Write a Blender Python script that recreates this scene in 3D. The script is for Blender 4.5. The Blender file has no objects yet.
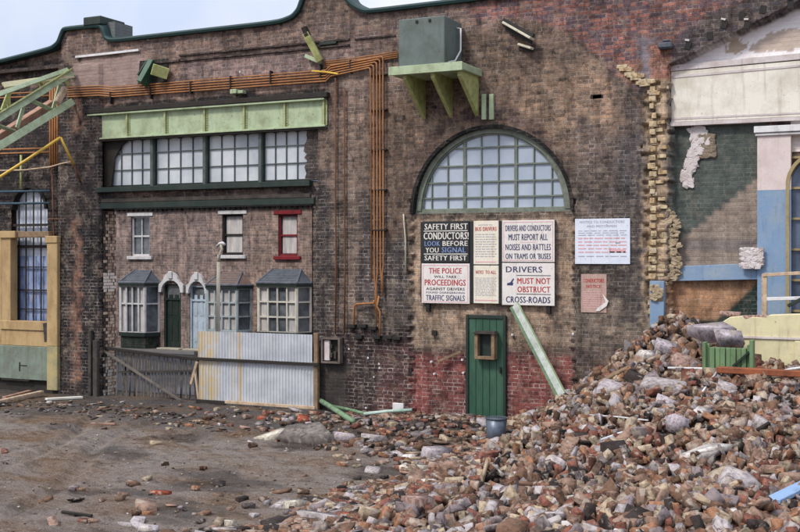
import bpy, bmesh, math, random
import numpy as np
from mathutils import Vector, Matrix, Euler
random.seed(7); rng = np.random.default_rng(11)
S = bpy.context.scene; COL = S.collection
# ---------------------------------------------------------------- camera and measuring
A = math.radians(25.8); CA, SA = math.cos(A), math.sin(A); FL = 1111.1; D = 20.75; EYE = 3.35
def P(px, py, y=0.0):
    """world point seen at photo pixel on the vertical plane at depth y"""
    u = (px-400)/FL; t = (y+D)/(CA+u*SA)
    return Vector((t*(-SA+u*CA), y, EYE+t*(255-py)/FL))
def X(px, y=0.0): return P(px, 0, y).x
def Z(px, py, y=0.0): return P(px, py, y).z
def G(px, py, z=0.0):
    u = (px-400)/FL; t = (EYE-z)*FL/(py-255)
    return Vector((t*(-SA+u*CA), -D+t*(CA+u*SA), z))
def sstep(a, b, x):
    t = np.clip((x-a)/(b-a), 0, 1); return t*t*(3-2*t)
def _hash(i, j, s): 
    v = np.sin(i*127.1+j*311.7+s*74.7)*43758.5453; return v-np.floor(v)
def vnoise(x, y, s=0):
    i, j = np.floor(x), np.floor(y); f, g = x-i, y-j; f = f*f*(3-2*f); g = g*g*(3-2*g)
    a, b, c, d = _hash(i, j, s), _hash(i+1, j, s), _hash(i, j+1, s), _hash(i+1, j+1, s)
    return (a*(1-f)+b*f)*(1-g)+(c*(1-f)+d*f)*g
def fbm(x, y, s=0, o=4):
    r = 0; a = .5; t = 0
    for k in range(o): r = r+a*vnoise(x*2**k, y*2**k, s+k*3.7); t += a; a *= .5
    return r/t
def heap(x, y):
    x = np.asarray(x, float); y = np.asarray(y, float)
    back = 1.42*sstep(-7.3, -3.9, x)+.62*np.exp(-((x+4.35)/.75)**2)*sstep(-1.6, -.2, y)+.25*np.exp(-((x+5.3)/.8)**2)*sstep(-2.2, -.2, y)
    back = back*(.9+.1*sstep(-3.4, -1.5, y))
    front = .26*sstep(-7.6, -5.6, x)+.26*sstep(-5.5, -2, x)
    k = sstep(-7.6, -1.0, y)
    h = front*(1-k)+back*k
    h = h*(1-sstep(7, 12, x))*sstep(-14, -11, y)
    h = np.where(y > .9, h*0, h)
    lump = (fbm(x*1.1, y*1.1, 5)-.5)*.5*np.clip(h*1.4, 0, 1)
    # thin scatter ridge in front of the door
    ridge = .22*np.exp(-((y+1.3)/1.1)**2)*sstep(-12.2, -8.0, x)*(1-sstep(-6, -4, x))
    return h+lump+ridge
def ground_z(x, y):
    x = np.asarray(x, float); y = np.asarray(y, float)
    near = np.exp(-((y+8)/14)**2)*np.exp(-((x+10)/16)**2)
    n = (fbm(x*.45, y*.45, 1)-.5)*.22+(fbm(x*1.6, y*1.9, 2)-.5)*.07+(fbm(x*7, y*8, 3)-.5)*.05
    rut = 0
    for c0, c1, w_ in ((-17.5, .55, .13), (-15.9, .55, .13), (-13.2, -.35, .16), (-11.7, -.35, .16)):
        dd = x-(c0+c1*(y+9)+.5*np.sin(y*.6+c0)); rut = rut-.055*np.exp(-(dd/w_)**2)+.03*np.exp(-((np.abs(dd)-.26)/.1)**2)
    n = n+rut*sstep(-14, -10, y)*(1-sstep(-3, -1, y))*(1-sstep(-8.5, -7, x))+(fbm(x*13, y*14, 6)-.5)*.028
    mask = 1-sstep(-.3, .6, y)
    beyond = .0*x
    return (n*mask*(.4+.6*near))+heap(x, y)*1.0+beyond
def R(px, py, off=0.0):
    """point where the line of sight meets the ground / heap"""
    u = (px-400)/FL; t = 9.0
    while t < 40:
        p = (t*(-SA+u*CA), -D+t*(CA+u*SA), EYE+t*(255-py)/FL)
        if p[2] <= float(ground_z(p[0], p[1]))+off: break
        t += .03
    return Vector(p)
cam = bpy.data.cameras.new('camera'); cam.lens = 50; cam.sensor_width = 36; cam.clip_end = 3000; cam.shift_y = -11/800
co = bpy.data.objects.new('camera', cam); COL.objects.link(co); co.location = (0, -D, EYE); co.rotation_euler = (math.pi/2, 0, A); S.camera = co
# ---------------------------------------------------------------- materials
def lin(c):
    q = [((v/255)/12.92 if v/255 <= .04045 else ((v/255+.055)/1.055)**2.4) for v in c]; g = .25*q[0]+.6*q[1]+.15*q[2]
    return tuple(g+(v-g)*.93 for v in q)
def newmat(name):
    m = bpy.data.materials.new(name); m.use_nodes = True; nt = m.node_tree
    return m, nt, nt.nodes['Principled BSDF'], nt.nodes, nt.links
def mixc(N, L, a, b, fac, blend='MIX'):
    n = N.new('ShaderNodeMix'); n.data_type = 'RGBA'; n.blend_type = blend
    for sock, v in ((0, fac), (6, a), (7, b)):
        if hasattr(v, 'links') or hasattr(v, 'is_linked'): L.new(v, n.inputs[sock])
        else: n.inputs[sock].default_value = v if sock == 0 else (*v, 1) if len(v) == 3 else v
    return n.outputs[2]
def ramp(N, L, src, p0, p1):
    n = N.new('ShaderNodeMapRange'); L.new(src, n.inputs[0]); n.inputs[1].default_value = p0; n.inputs[2].default_value = p1
    return n.outputs[0]
def noise(N, L, vec, scale, detail=4, rough=.6):
    n = N.new('ShaderNodeTexNoise'); n.inputs['Scale'].default_value = scale; n.inputs['Detail'].default_value = detail; n.inputs['Roughness'].default_value = rough
    if vec is not None: L.new(vec, n.inputs['Vector'])
    return n.outputs['Fac']
MC = {}
def paint(name, c, c2=None, amount=.45, scale=3, rough=.6, bump=.2, metal=0, streak=1.0, fine=25, spec=.4):
    """weathered surface: colour c breaking into colour c2 in irregular patches"""
    if name in MC: return MC[name]
    m, nt, b, N, L = newmat(name)
    if c2 is None: c2 = tuple(v*.55 for v in c)
    tc = N.new('ShaderNodeTexCoord'); mp = N.new('ShaderNodeMapping'); mp.inputs['Scale'].default_value = (1, 1, streak); L.new(tc.outputs['Object'], mp.inputs[0]); V = mp.outputs[0]
    f = noise(N, L, V, scale, 6, .65); g = noise(N, L, V, fine, 3, .6)
    fac = ramp(N, L, f, .62-amount*.4, .85-amount*.25)
    k = mixc(N, L, lin(c), lin(c2), fac)
    g2 = ramp(N, L, g, .2, .8); k = mixc(N, L, k, tuple(v*.72 for v in lin(c)), mathn(N, L, g2, .35, 'MULTIPLY'))
    chip = ramp(N, L, noise(N, L, tc.outputs['Object'], 17, 5, .7), .63, .67); k = mixc(N, L, k, tuple(v*.42 for v in lin(c2)), mathn(N, L, chip, .75, 'MULTIPLY'))
    m2 = N.new('ShaderNodeMapping'); m2.inputs['Scale'].default_value = (7, 7, .7); L.new(tc.outputs['Object'], m2.inputs[0]); dr = ramp(N, L, noise(N, L, m2.outputs[0], 1.6, 4, .6), .55, .75); k = mixc(N, L, k, (.5, .42, .34), mathn(N, L, dr, .6*min(1, amount*1.6), 'MULTIPLY'), 'MULTIPLY')
    L.new(k, b.inputs['Base Color']); b.inputs['Roughness'].default_value = rough; b.inputs['Metallic'].default_value = metal; b.inputs['Specular IOR Level'].default_value = spec
    bp = N.new('ShaderNodeBump'); bp.inputs['Strength'].default_value = bump; bp.inputs['Distance'].default_value = .01; L.new(g, bp.inputs['Height']); L.new(bp.outputs[0], b.inputs['Normal'])
    MC[name] = m; return m
def mathn(N, L, a, v, op):
    n = N.new('ShaderNodeMath'); n.operation = op
    for i, q in enumerate((a, v)):
        if hasattr(q, 'is_linked'): L.new(q, n.inputs[i])
        else: n.inputs[i].default_value = q
    return n.outputs[0]
def brick_material(name, W=.232, H=.0775, mortar=.011):
    m, nt, b, N, L = newmat(name)
    tc = N.new('ShaderNodeTexCoord'); sp = N.new('ShaderNodeSeparateXYZ'); L.new(tc.outputs['Object'], sp.inputs[0])
    u = mathn(N, L, sp.outputs[0], sp.outputs[1], 'ADD'); cb = N.new('ShaderNodeCombineXYZ'); L.new(u, cb.inputs[0]); L.new(sp.outputs[2], cb.inputs[1])
    # courses wander a little
    wn = N.new('ShaderNodeTexNoise'); wn.inputs['Scale'].default_value = 1.3; wn.inputs['Detail'].default_value = 3; L.new(tc.outputs['Object'], wn.inputs['Vector'])
    off = N.new('ShaderNodeVectorMath'); off.operation = 'SCALE'; L.new(wn.outputs['Color'], off.inputs[0]); off.inputs['Scale'].default_value = .05
    ad = N.new('ShaderNodeVectorMath'); L.new(cb.outputs[0], ad.inputs[0]); L.new(off.outputs[0], ad.inputs[1])
    bt = N.new('ShaderNodeTexBrick'); L.new(ad.outputs[0], bt.inputs['Vector']); bt.inputs['Scale'].default_value = 1; bt.inputs['Brick Width'].default_value = W; bt.inputs['Row Height'].default_value = H
    bt.inputs['Mortar Size'].default_value = mortar; bt.inputs['Mortar Smooth'].default_value = .25; bt.inputs['Color1'].default_value = (0, 0, 0, 1); bt.inputs['Color2'].default_value = (1, 1, 1, 1); bt.inputs['Mortar'].default_value = (.5, .5, .5, 1); bt.inputs['Bias'].default_value = 0; bt.squash = .5; bt.squash_frequency = 2; bt.offset = .25
    at = N.new('ShaderNodeAttribute'); at.attribute_name = 'tint'; ax = N.new('ShaderNodeAttribute'); ax.attribute_name = 'aux'
    sa = N.new('ShaderNodeSeparateColor'); L.new(ax.outputs['Color'], sa.inputs[0])
    rnd = bt.outputs['Color']; rs = N.new('ShaderNodeSeparateColor'); L.new(rnd, rs.inputs[0]); r = rs.outputs[0]
    T = at.outputs['Color']
    light = mixc(N, L, T, (1.75, 1.55, 1.4), 1.0, 'MULTIPLY'); dark = mixc(N, L, T, (.42, .44, .52), 1.0, 'MULTIPLY')
    nz = noise(N, L, tc.outputs['Object'], 9, 5, .7)
    rr = mathn(N, L, mathn(N, L, r, .5, 'MULTIPLY'), mathn(N, L, nz, .5, 'MULTIPLY'), 'ADD')
    var = mixc(N, L, dark, light, ramp(N, L, rr, .2, .78))
    r2 = mathn(N, L, mathn(N, L, r, 7.31, 'MULTIPLY'), 0, 'FRACT'); var = mixc(N, L, var, lin((72, 72, 92)), mathn(N, L, ramp(N, L, r2, .52, .6), sa.outputs[2], 'MULTIPLY'))
    var = mixc(N, L, T, var, sa.outputs[1])
    # mortar
    mt = mixc(N, L, T, (.62, .56, .52), sa.outputs[0])
    nm = noise(N, L, tc.outputs['Object'], 5.5, 4, .6)
    mfac = mathn(N, L, bt.outputs['Fac'], ramp(N, L, nm, .42, .72), 'MULTIPLY')
    k = mixc(N, L, var, mt, mfac)
    # spalls and lime bloom
    sp1 = noise(N, L, tc.outputs['Object'], 26, 3, .6)
    k = mixc(N, L, k, (.42, .37, .33), mathn(N, L, ramp(N, L, sp1, .71, .80), .55, 'MULTIPLY'))
    k = mixc(N, L, k, (.012, .011, .012), mathn(N, L, ramp(N, L, noise(N, L, tc.outputs['Object'], 13, 4, .75), .64, .74), .6, 'MULTIPLY'))
    spk = noise(N, L, tc.outputs['Object'], 55, 2, .6); k = mixc(N, L, k, (.5, .5, .5), mathn(N, L, ramp(N, L, spk, .5, .7), .8, 'MULTIPLY'), 'MULTIPLY'); k = mixc(N, L, k, (1.7, 1.6, 1.5), mathn(N, L, ramp(N, L, spk, .46, .3), .7, 'MULTIPLY'), 'MULTIPLY')
    # soot streaks with a shape of their own
    mp = N.new('ShaderNodeMapping'); mp.inputs['Scale'].default_value = (3.4, 3.4, .7); L.new(tc.outputs['Object'], mp.inputs[0])
    st = noise(N, L, mp.outputs[0], 1.3, 8, .78)
    k = mixc(N, L, k, (.36, .34, .34), ramp(N, L, st, .44, .64), 'MULTIPLY')
    st2 = noise(N, L, tc.outputs['Object'], .9, 5, .62)
    k = mixc(N, L, k, (1.6, 1.52, 1.45), ramp(N, L, st2, .45, .66), 'MULTIPLY')
    st3 = noise(N, L, tc.outputs['Object'], 4.2, 8, .82); k = mixc(N, L, k, (.34, .34, .38), ramp(N, L, st3, .51, .62), 'MULTIPLY')
    st4 = noise(N, L, tc.outputs['Object'], 3.1, 8, .82); k = mixc(N, L, k, lin((164, 144, 122)), mathn(N, L, ramp(N, L, st4, .52, .68), .55, 'MULTIPLY'))
    pl = mixc(N, L, T, (1.15, 1.15, 1.15), ramp(N, L, noise(N, L, tc.outputs['Object'], 4, 7, .7), .35, .7), 'MULTIPLY')
    k = mixc(N, L, k, pl, at.outputs['Alpha'])
    hs = N.new('ShaderNodeHueSaturation'); hs.inputs['Saturation'].default_value = .8; L.new(k, hs.inputs['Color']); k = hs.outputs[0]
    L.new(k, b.inputs['Base Color']); b.inputs['Roughness'].default_value = .82; b.inputs['Specular IOR Level'].default_value = .3
    h = mathn(N, L, mathn(N, L, bt.outputs['Fac'], -1.0, 'MULTIPLY'), mathn(N, L, nz, .8, 'MULTIPLY'), 'ADD')
    bp = N.new('ShaderNodeBump'); bp.inputs['Strength'].default_value = .7; bp.inputs['Distance'].default_value = .012; L.new(h, bp.inputs['Height']); L.new(bp.outputs[0], b.inputs['Normal'])
    return m
BRICK = brick_material('sooty_brickwork')
def attr_material(name, rough=.9, nscale=14):
    m, nt, b, N, L = newmat(name)
    at = N.new('ShaderNodeAttribute'); at.attribute_name = 'tint'
    tc = N.new('ShaderNodeTexCoord'); oi = N.new('ShaderNodeObjectInfo')
    sc = N.new('ShaderNodeVectorMath'); sc.operation = 'ADD'; L.new(tc.outputs['Object'], sc.inputs[0]); L.new(oi.outputs['Random'], sc.inputs[1])
    f = noise(N, L, sc.outputs[0], nscale, 5, .7)
    k = mixc(N, L, at.outputs['Color'], mixc(N, L, at.outputs['Color'], (.3, .28, .28), 1, 'MULTIPLY'), ramp(N, L, f, .42, .66))
    k = mixc(N, L, k, (.46, .40, .34), mathn(N, L, ramp(N, L, noise(N, L, sc.outputs[0], nscale*.55, 4, .6), .55, .64), .6, 'MULTIPLY'))
    L.new(k, b.inputs['Base Color']); b.inputs['Roughness'].default_value = rough; b.inputs['Specular IOR Level'].default_value = .25
    bp = N.new('ShaderNodeBump'); bp.inputs['Strength'].default_value = .35; bp.inputs['Distance'].default_value = .006; L.new(f, bp.inputs['Height']); L.new(bp.outputs[0], b.inputs['Normal'])
    return m
RUB = attr_material('broken_masonry')
RUBB = attr_material('broken_slab', nscale=8)
RUBI = attr_material('broken_masonry_piece', nscale=2.6)
GREEN = paint('pale_green_paint', (170, 188, 154), (120, 125, 92), .42, 2.5, .55, .15)
STIFF = paint('stiffener_green', (166, 176, 128), (126, 124, 84), .5, 5, .6, .2)
GREENY = paint('yellow_green_paint', (178, 184, 118), (120, 118, 66), .5, 5, .6, .2)
TEAL = paint('dark_teal_coping', (18, 52, 54), (38, 62, 60), .4, 2, .6, .2)
DKGREEN = paint('dark_green_paint', (24, 44, 40), (50, 56, 50), .45, 4, .55, .3)
DOORG = paint('door_green_paint', (40, 82, 64), (66, 104, 84), .55, 4, .5, .25, streak=.3)
FRAMEG = paint('window_frame_green', (122, 130, 118), (78, 86, 76), .5, 6, .6, .2)
ORANGE = paint('rusty_orange_pipe', (172, 116, 66), (108, 70, 46), .5, 2.2, .65, .3)
RUST = paint('brown_rust', (112, 70, 46), (58, 40, 32), .5, 5, .8, .4)
TANKM = paint('grey_green_tank', (98, 112, 110), (76, 86, 78), .55, 2.5, .5, .12, metal=.0)
YEL = paint('yellow_rod_paint', (222, 184, 62), (196, 150, 50), .35, 4, .5, .1)
OCHRE = paint('ochre_timber_paint', (184, 156, 110), (142, 112, 74), .5, 2.6, .7, .3, streak=.5)
GREYG = paint('grey_green_boards', (122, 136, 124), (92, 92, 76), .5, 2.2, .75, .35)
TIMBER = paint('weathered_timber', (142, 118, 92), (88, 70, 54), .5, 6, .85, .5)
PALET = paint('pale_timber', (196, 172, 146), (130, 106, 84), .45, 6, .8, .4)
PINKT = paint('pinkish_timber', (178, 138, 118), (120, 84, 68), .5, 5, .8, .4)
DKT = paint('dark_wet_timber', (46, 40, 36), (28, 26, 26), .5, 6, .8, .5)
PICK = paint('picket_grey', (116, 108, 100), (58, 54, 52), .55, 6, .85, .5)
PALING = paint('grey_paling', (74, 68, 64), (34, 32, 32), .55, 6, .85, .5)
CORR = paint('corrugated_sheet', (188, 192, 208), (160, 162, 172), .5, 2, .45, .1, streak=.3)
OCHST = paint('ochre_stained_sheet', (200, 172, 104), (188, 186, 186), .5, 5, .5, .1, streak=.15)
WHITE = paint('white_paint', (216, 216, 220), (170, 168, 168), .4, 5, .6, .15)
CREAM = paint('cream_render', (226, 222, 212), (186, 176, 160), .5, 2.2, .8, .2)
CREAM2 = paint('yellow_cream_plaster', (214, 206, 164), (184, 176, 148), .45, 2.2, .8, .25)
PLWHITE = paint('white_plaster', (206, 198, 200), (172, 156, 150), .5, 3, .85, .4)
PINK = paint('pale_pink_wall', (212, 198, 196), (190, 172, 170), .45, 2.5, .8, .15)
BLUE = paint('sky_blue_wall', (118, 148, 182), (146, 160, 174), .55, 2.5, .75, .15)
TANF = paint('tan_window_frame', (160, 144, 104), (130, 110, 74), .5, 5, .7, .2)
DARK = paint('black_iron', (26, 26, 28), (48, 36, 30), .5, 8, .7, .3)
BLUEP = paint('blue_grey_pipe', (52, 84, 104), (34, 52, 62), .5, 5, .6, .2)
SLATE = paint('blue_slate', (84, 92, 104), (56, 62, 72), .5, 5, .5, .4)
BRSLATE = paint('brown_tiles', (122, 100, 90), (90, 76, 70), .5, 6, .7, .4)
REDP = paint('crimson_paint', (140, 30, 42), (100, 28, 34), .5, 5, .5, .15)
LBLUE = paint('pale_blue_door', (186, 204, 220), (132, 152, 170), .4, 3, .55, .1)
GREYB = paint('blue_grey_frame', (176, 190, 196), (120, 130, 134), .4, 5, .6, .1)
STONEG = paint('lamp_grey', (196, 190, 172), (168, 158, 138), .4, 5, .6, .1)
INKB = paint('black_ink', (30, 30, 36), (48, 48, 54), .2, 10, .6, 0)
INKN = paint('navy_ink', (48, 54, 98), (72, 78, 120), .3, 12, .6, 0)
INKR = paint('red_ink', (176, 40, 46), (196, 84, 84), .3, 12, .6, 0)
INKP = paint('faded_pink_ink', (214, 158, 166), (222, 182, 186), .5, 12, .6, 0)
INKG = paint('faded_grey_ink', (158, 158, 172), (190, 188, 196), .5, 12, .6, 0)
INKBL = paint('bright_blue_ink', (112, 140, 190), (130, 150, 190), .3, 12, .6, 0)
INKW = paint('white_ink', (222, 220, 214), (200, 196, 190), .3, 12, .6, 0)
PAPER = paint('enamel_white', (222, 218, 216), (204, 198, 192), .4, 5, .35, .04)
PAPERC = paint('cream_paper', (226, 220, 204), (208, 198, 180), .4, 5, .6, .05)
PAPERB = paint('blue_white_paper', (214, 222, 238), (198, 206, 224), .4, 5, .6, .05)
PAPERK = paint('faded_pink_paper', (184, 156, 146), (150, 122, 110), .5, 9, .8, .2)
BARS = paint('window_bar_grey', (84, 94, 92), (54, 62, 62), .5, 6, .6, .1)
ARCHB = paint('arch_bar_grey', (112, 122, 112), (84, 92, 86), .5, 6, .6, .1)
BLACKB = paint('black_board', (36, 38, 42), (50, 50, 54), .4, 6, .5, .1)
CURT = paint('net_curtain', (214, 210, 208), (160, 160, 164), .6, 14, .9, .3, streak=.15)
BLUEPL = paint('pale_blue_plank', (136, 168, 208), (112, 140, 176), .4, 4, .6, .1)
REDPLK = paint('orange_brown_plank', (150, 82, 48), (96, 54, 36), .5, 5, .7, .3)
FADG = paint('mid_green_boards', (112, 142, 100), (74, 100, 70), .55, 5, .7, .3, streak=.3)
def glass_mat(name, c, c2, rough=.18, nscale=1.1, spec=.6, sheet=False):
    m, nt, b, N, L = newmat(name); tc = N.new('ShaderNodeTexCoord')
    f = noise(N, L, tc.outputs['Object'], nscale, 5, .6); k = mixc(N, L, lin(c), lin(c2), ramp(N, L, f, .35, .65))
    if sheet:
        mp = N.new('ShaderNodeMapping'); mp.inputs['Scale'].default_value = (3.5, 1, .8); mp.inputs['Rotation'].default_value = (0, .25, 0); L.new(tc.outputs['Object'], mp.inputs[0])
        q = noise(N, L, mp.outputs[0], 2.6, 6, .75); k = mixc(N, L, k, lin((84, 102, 140)), ramp(N, L, q, .5, .62))
        k = mixc(N, L, k, lin((176, 132, 84)), mathn(N, L, ramp(N, L, noise(N, L, mp.outputs[0], 3.3, 4, .6), .58, .66), .6, 'MULTIPLY'))
    L.new(k, b.inputs['Base Color']); b.inputs['Roughness'].default_value = rough; b.inputs['Specular IOR Level'].default_value = spec
    bp = N.new('ShaderNodeBump'); bp.inputs['Strength'].default_value = .12; bp.inputs['Distance'].default_value = .02; L.new(noise(N, L, tc.outputs['Object'], 3, 2), bp.inputs['Height']); L.new(bp.outputs[0], b.inputs['Normal'])
    return m
FROST = glass_mat('frosted_wired_glass', (206, 212, 226), (176, 186, 204))  # frosted panes, with the sky's brightness put into the pale base colour
FROST2 = glass_mat('arch_glass', (168, 178, 198), (136, 146, 168))
DGLASS = glass_mat('dark_pane_glass', (62, 70, 78), (118, 124, 130), .06, 2.2, .8)
SHEETG = glass_mat('tattered_sheeting_glass', (150, 168, 206), (112, 132, 176), .3, 2.5, .5, True)
PANEA = [glass_mat('pane_%d' % i, a_, b_, r_) for i, (a_, b_, r_) in enumerate((((176, 186, 202), (150, 164, 182), .12), ((160, 172, 192), (132, 146, 168), .2), ((186, 194, 206), (160, 172, 190), .3), ((122, 134, 148), (94, 106, 120), .1)))]
PANEG = [glass_mat('wired_pane_%d' % i, a_, b_, r_) for i, (a_, b_, r_) in enumerate((((200, 204, 210), (160, 168, 180), .2), ((178, 188, 204), (150, 164, 184), .15), ((204, 208, 214), (178, 186, 196), .3), ((128, 138, 150), (100, 110, 124), .12)))]  # pale sky brightness painted into these pane colours too, varied per pane
def panes(o, xs_, zs_, mats, wts=(4, 4, 3, 1.3)):
    me = o.data; bm_ = bmesh.new(); bm_.from_mesh(me); o0 = ORG[o.name]
    for v, ax in [(x-o0.x, 0) for x in xs_]+[(z-o0.z, 2) for z in zs_]:
        co_ = [0, 0, 0]; no = [0, 0, 0]; co_[ax] = v; no[ax] = 1; bmesh.ops.bisect_plane(bm_, geom=bm_.verts[:]+bm_.edges[:]+bm_.faces[:], plane_co=co_, plane_no=no)
    rr = {}
    for f in bm_.faces:
        c = f.calc_center_median(); key = (sum(c.x > x-o0.x for x in xs_), sum(c.z > z-o0.z for z in zs_)); rr.setdefault(key, random.choices(range(4), wts)[0]); f.material_index = rr[key]
    bm_.to_mesh(me); bm_.free(); me.materials.clear()
    for m_ in mats: me.materials.append(m_)
# ---------------------------------------------------------------- mesh helpers
ORG = {}
def thing(name, label, cat, loc, group=None):
    o = bpy.data.objects.new(name, None); COL.objects.link(o); o.location = loc; o.empty_display_size = .2
    o['label'] = label; o['category'] = cat
    if group: o['group'] = group
    ORG[o.name] = Vector(loc); return o
def tag(o, label, cat, group=None):
    o['label'] = label; o['category'] = cat
    if group: o['group'] = group
    return o
class MB:
    def __init__(s): s.bm = bmesh.new()
    def box(s, x0, x1, y0, y1, z0, z1, rot=None, piv=None):
        v = [Vector((x, y, z)) for x in (x0, x1) for y in (y0, y1) for z in (z0, z1)]
        if rot is not None:
            c = Vector(piv) if piv else Vector(((x0+x1)/2, (y0+y1)/2, (z0+z1)/2)); M = Euler(rot).to_matrix(); v = [c+M@(p-c) for p in v]
        b = [s.bm.verts.new(p) for p in v]
        for f in ((0, 1, 3, 2), (4, 6, 7, 5), (0, 4, 5, 1), (2, 3, 7, 6), (0, 2, 6, 4), (1, 5, 7, 3)): s.bm.faces.new([b[i] for i in f])
        return s
    def bar(s, p, q, w, h, up=(0, 0, 1)):
        p, q = Vector(p), Vector(q); d = (q-p).normalized(); r = d.cross(Vector(up))
        if r.length < 1e-4: r = d.cross(Vector((0, 1, 0)))
        r.normalize(); u = r.cross(d).normalized(); r = r*w/2; u = u*h/2
        v = [e+a*r+c*u for e in (p, q) for a in (-1, 1) for c in (-1, 1)]; b = [s.bm.verts.new(x) for x in v]
        for f in ((0, 1, 3, 2), (4, 6, 7, 5), (0, 4, 5, 1), (2, 3, 7, 6), (0, 2, 6, 4), (1, 5, 7, 3)): s.bm.faces.new([b[i] for i in f])
        return s
    def tube(s, pts, r, n=8, r2=None):
        pts = [Vector(p) for p in pts]; rings = []
        for i, p in enumerate(pts):
            d = (pts[min(i+1, len(pts)-1)]-pts[max(i-1, 0)]).normalized(); a = d.cross(Vector((.3, 1, .1))).normalized(); b = d.cross(a).normalized()
            rr = r if r2 is None else r+(r2-r)*i/(len(pts)-1)
            rings.append([s.bm.verts.new(p+rr*(a*math.cos(t)+b*math.sin(t))) for t in [2*math.pi*k/n for k in range(n)]])
        for a, b in zip(rings, rings[1:]):
            for k in range(n): s.bm.faces.new((a[k], a[(k+1) % n], b[(k+1) % n], b[k]))
        s.bm.faces.new(rings[0]); s.bm.faces.new(rings[-1]); return s
    def prism(s, poly, y0, y1):
        """poly: list of (x,z), extruded in depth"""
        a = [s.bm.verts.new((x, y0, z)) for x, z in poly]; b = [s.bm.verts.new((x, y1, z)) for x, z in poly]; n = len(poly)
        s.bm.faces.new(a); s.bm.faces.new(b[::-1])
        for i in range(n): s.bm.faces.new((a[i], b[i], b[(i+1) % n], a[(i+1) % n]))
        return s
    def quad(s, *p): s.bm.faces.new([s.bm.verts.new(Vector(q)) for q in p]); return s
    def strip(s, a, b):
        va = [s.bm.verts.new(p) for p in a]; vb = [s.bm.verts.new(p) for p in b]
        for i in range(len(a)-1): s.bm.faces.new((va[i], va[i+1], vb[i+1], vb[i]))
        return s
    def build(s, name, m, parent=None, loc=None, bevel=0, smooth=False, jit=0):
        if jit:
            for v in s.bm.verts: v.co += Vector((random.uniform(-jit, jit), random.uniform(-jit, jit), random.uniform(-jit, jit)))
        if bevel: bmesh.ops.bevel(s.bm, geom=s.bm.edges[:], offset=bevel, segments=1, affect='EDGES', clamp_overlap=True)
        bmesh.ops.recalc_face_normals(s.bm, faces=s.bm.faces[:])
        o0 = Vector((0, 0, 0))
        if parent is not None: o0 = ORG[parent.name]
        elif loc is not None: o0 = Vector(loc)
        for v in s.bm.verts: v.co -= o0
        me = bpy.data.meshes.new(name); s.bm.to_mesh(me); s.bm.free(); me.materials.append(m)
        if smooth:
            for p in me.polygons: p.use_smooth = True
        o = bpy.data.objects.new(name, me); COL.objects.link(o)
        if parent is not None: o.parent = parent
        elif loc is not None: o.location = o0
        ORG[o.name] = o0; return o
def set_attr(me, name, arr):
    a = me.attributes.new(name, 'FLOAT_COLOR', 'POINT'); a.data.foreach_set('color', np.asarray(arr, np.float32).ravel())
def tinted(o, c, al=0.0, mort=.3, var=.6):
    n = len(o.data.vertices); set_attr(o.data, 'tint', np.tile([*lin(c), al], (n, 1))); set_attr(o.data, 'aux', np.tile([mort, var, 0, 1], (n, 1))); return o
def raw_mesh(name, V, F, m, parent=None, smooth=False, loc=None):
    o0 = ORG[parent.name] if parent is not None else Vector(loc) if loc is not None else Vector((0, 0, 0))
    me = bpy.data.meshes.new(name); V = np.asarray(V, np.float32)-np.array(o0, np.float32); n = len(F)
    me.vertices.add(len(V)); me.vertices.foreach_set('co', V.ravel())
    F = np.asarray(F, np.int32); k = F.shape[1]
    me.loops.add(n*k); me.loops.foreach_set('vertex_index', F.ravel()); me.polygons.add(n); me.polygons.foreach_set('loop_start', np.arange(0, n*k, k, dtype=np.int32)); me.polygons.foreach_set('loop_total', np.full(n, k, np.int32))
    me.update(calc_edges=True); me.materials.append(m)
    if smooth: me.polygons.foreach_set('use_smooth', np.ones(n, bool))
    o = bpy.data.objects.new(name, me); COL.objects.link(o)
    if parent is not None: o.parent = parent
    elif loc is not None: o.location = o0
    ORG[o.name] = o0; return o
def inpoly(x, y, poly):
    r = np.zeros(x.shape, bool); n = len(poly)
    for i in range(n):
        x0, y0 = poly[i]; x1, y1 = poly[(i+1) % n]
        if y0 == y1: continue
        c = ((y0 > y) != (y1 > y)) & (x < (x1-x0)*(y-y0)/(y1-y0)+x0); r ^= c
    return r
def blur(m, k):
    for _ in range(k):
        p = np.pad(m, 1, mode='edge'); m = (p[:-2, 1:-1]+p[2:, 1:-1]+p[1:-1, :-2]+p[1:-1, 2:]+p[1:-1, 1:-1]*2)/6
    return m
# ---------------------------------------------------------------- the depot wall
depot = thing('depot_building', 'long sooty brick depot front with green coping, gateway, arched window and broken right end', 'building', (-12, 0, 0))
TOPPX = [(-60, 75), (0, 62), (40, 52), (54, 48), (60, 43), (64, 32), (66, 29), (102, 25.5), (105, 30), (107, 38), (113, 41), (180, 33.5), (280, 22.5), (294, 17), (300, 10), (304, -2), (310, -12), (342, -15), (347, -1), (356, 7), (366, 11.5), (376, 11), (470, 0), (640, -22), (1100, -80)]
TOP = [(P(a, b).x, P(a, b).z) for a, b in TOPPX]
GX0, GX1 = X(103), X(312); GZ = Z(200, 206)                       # gateway opening
WX0, WX1, WZ0, WZ1 = X(103), X(318), 4.93, 6.1                      # glazed band over it
AX0, AX1 = X(412), X(572); AC, AR = (AX0+AX1)/2, (AX1-AX0)/2; AZ = Z(492, 212)
LX0, LX1, LZ0 = X(12, .15), X(47, .15), Z(30, 330, .15); LR = (LX1-LX0)/2; LZ1 = Z(30, 186, .15)-LR
HC, HR, HZ = X(822, .3), (X(822, .3)-X(788, .3)), 0; HZ1 = Z(822, 152, .3)-HR
step = .03
xs = np.arange(-26, 4.5, step); zs = np.arange(-.45, 10.6, step)
GXX, GZZ = np.meshgrid(xs, zs)
U = (GXX*CA+(D)*SA)/((D)*CA-GXX*SA)                                # tan of view angle, from geometry
PX = 400+FL*U; T = D/(CA+U*SA); PY = 255-(GZZ-EYE)*FL/T
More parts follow.
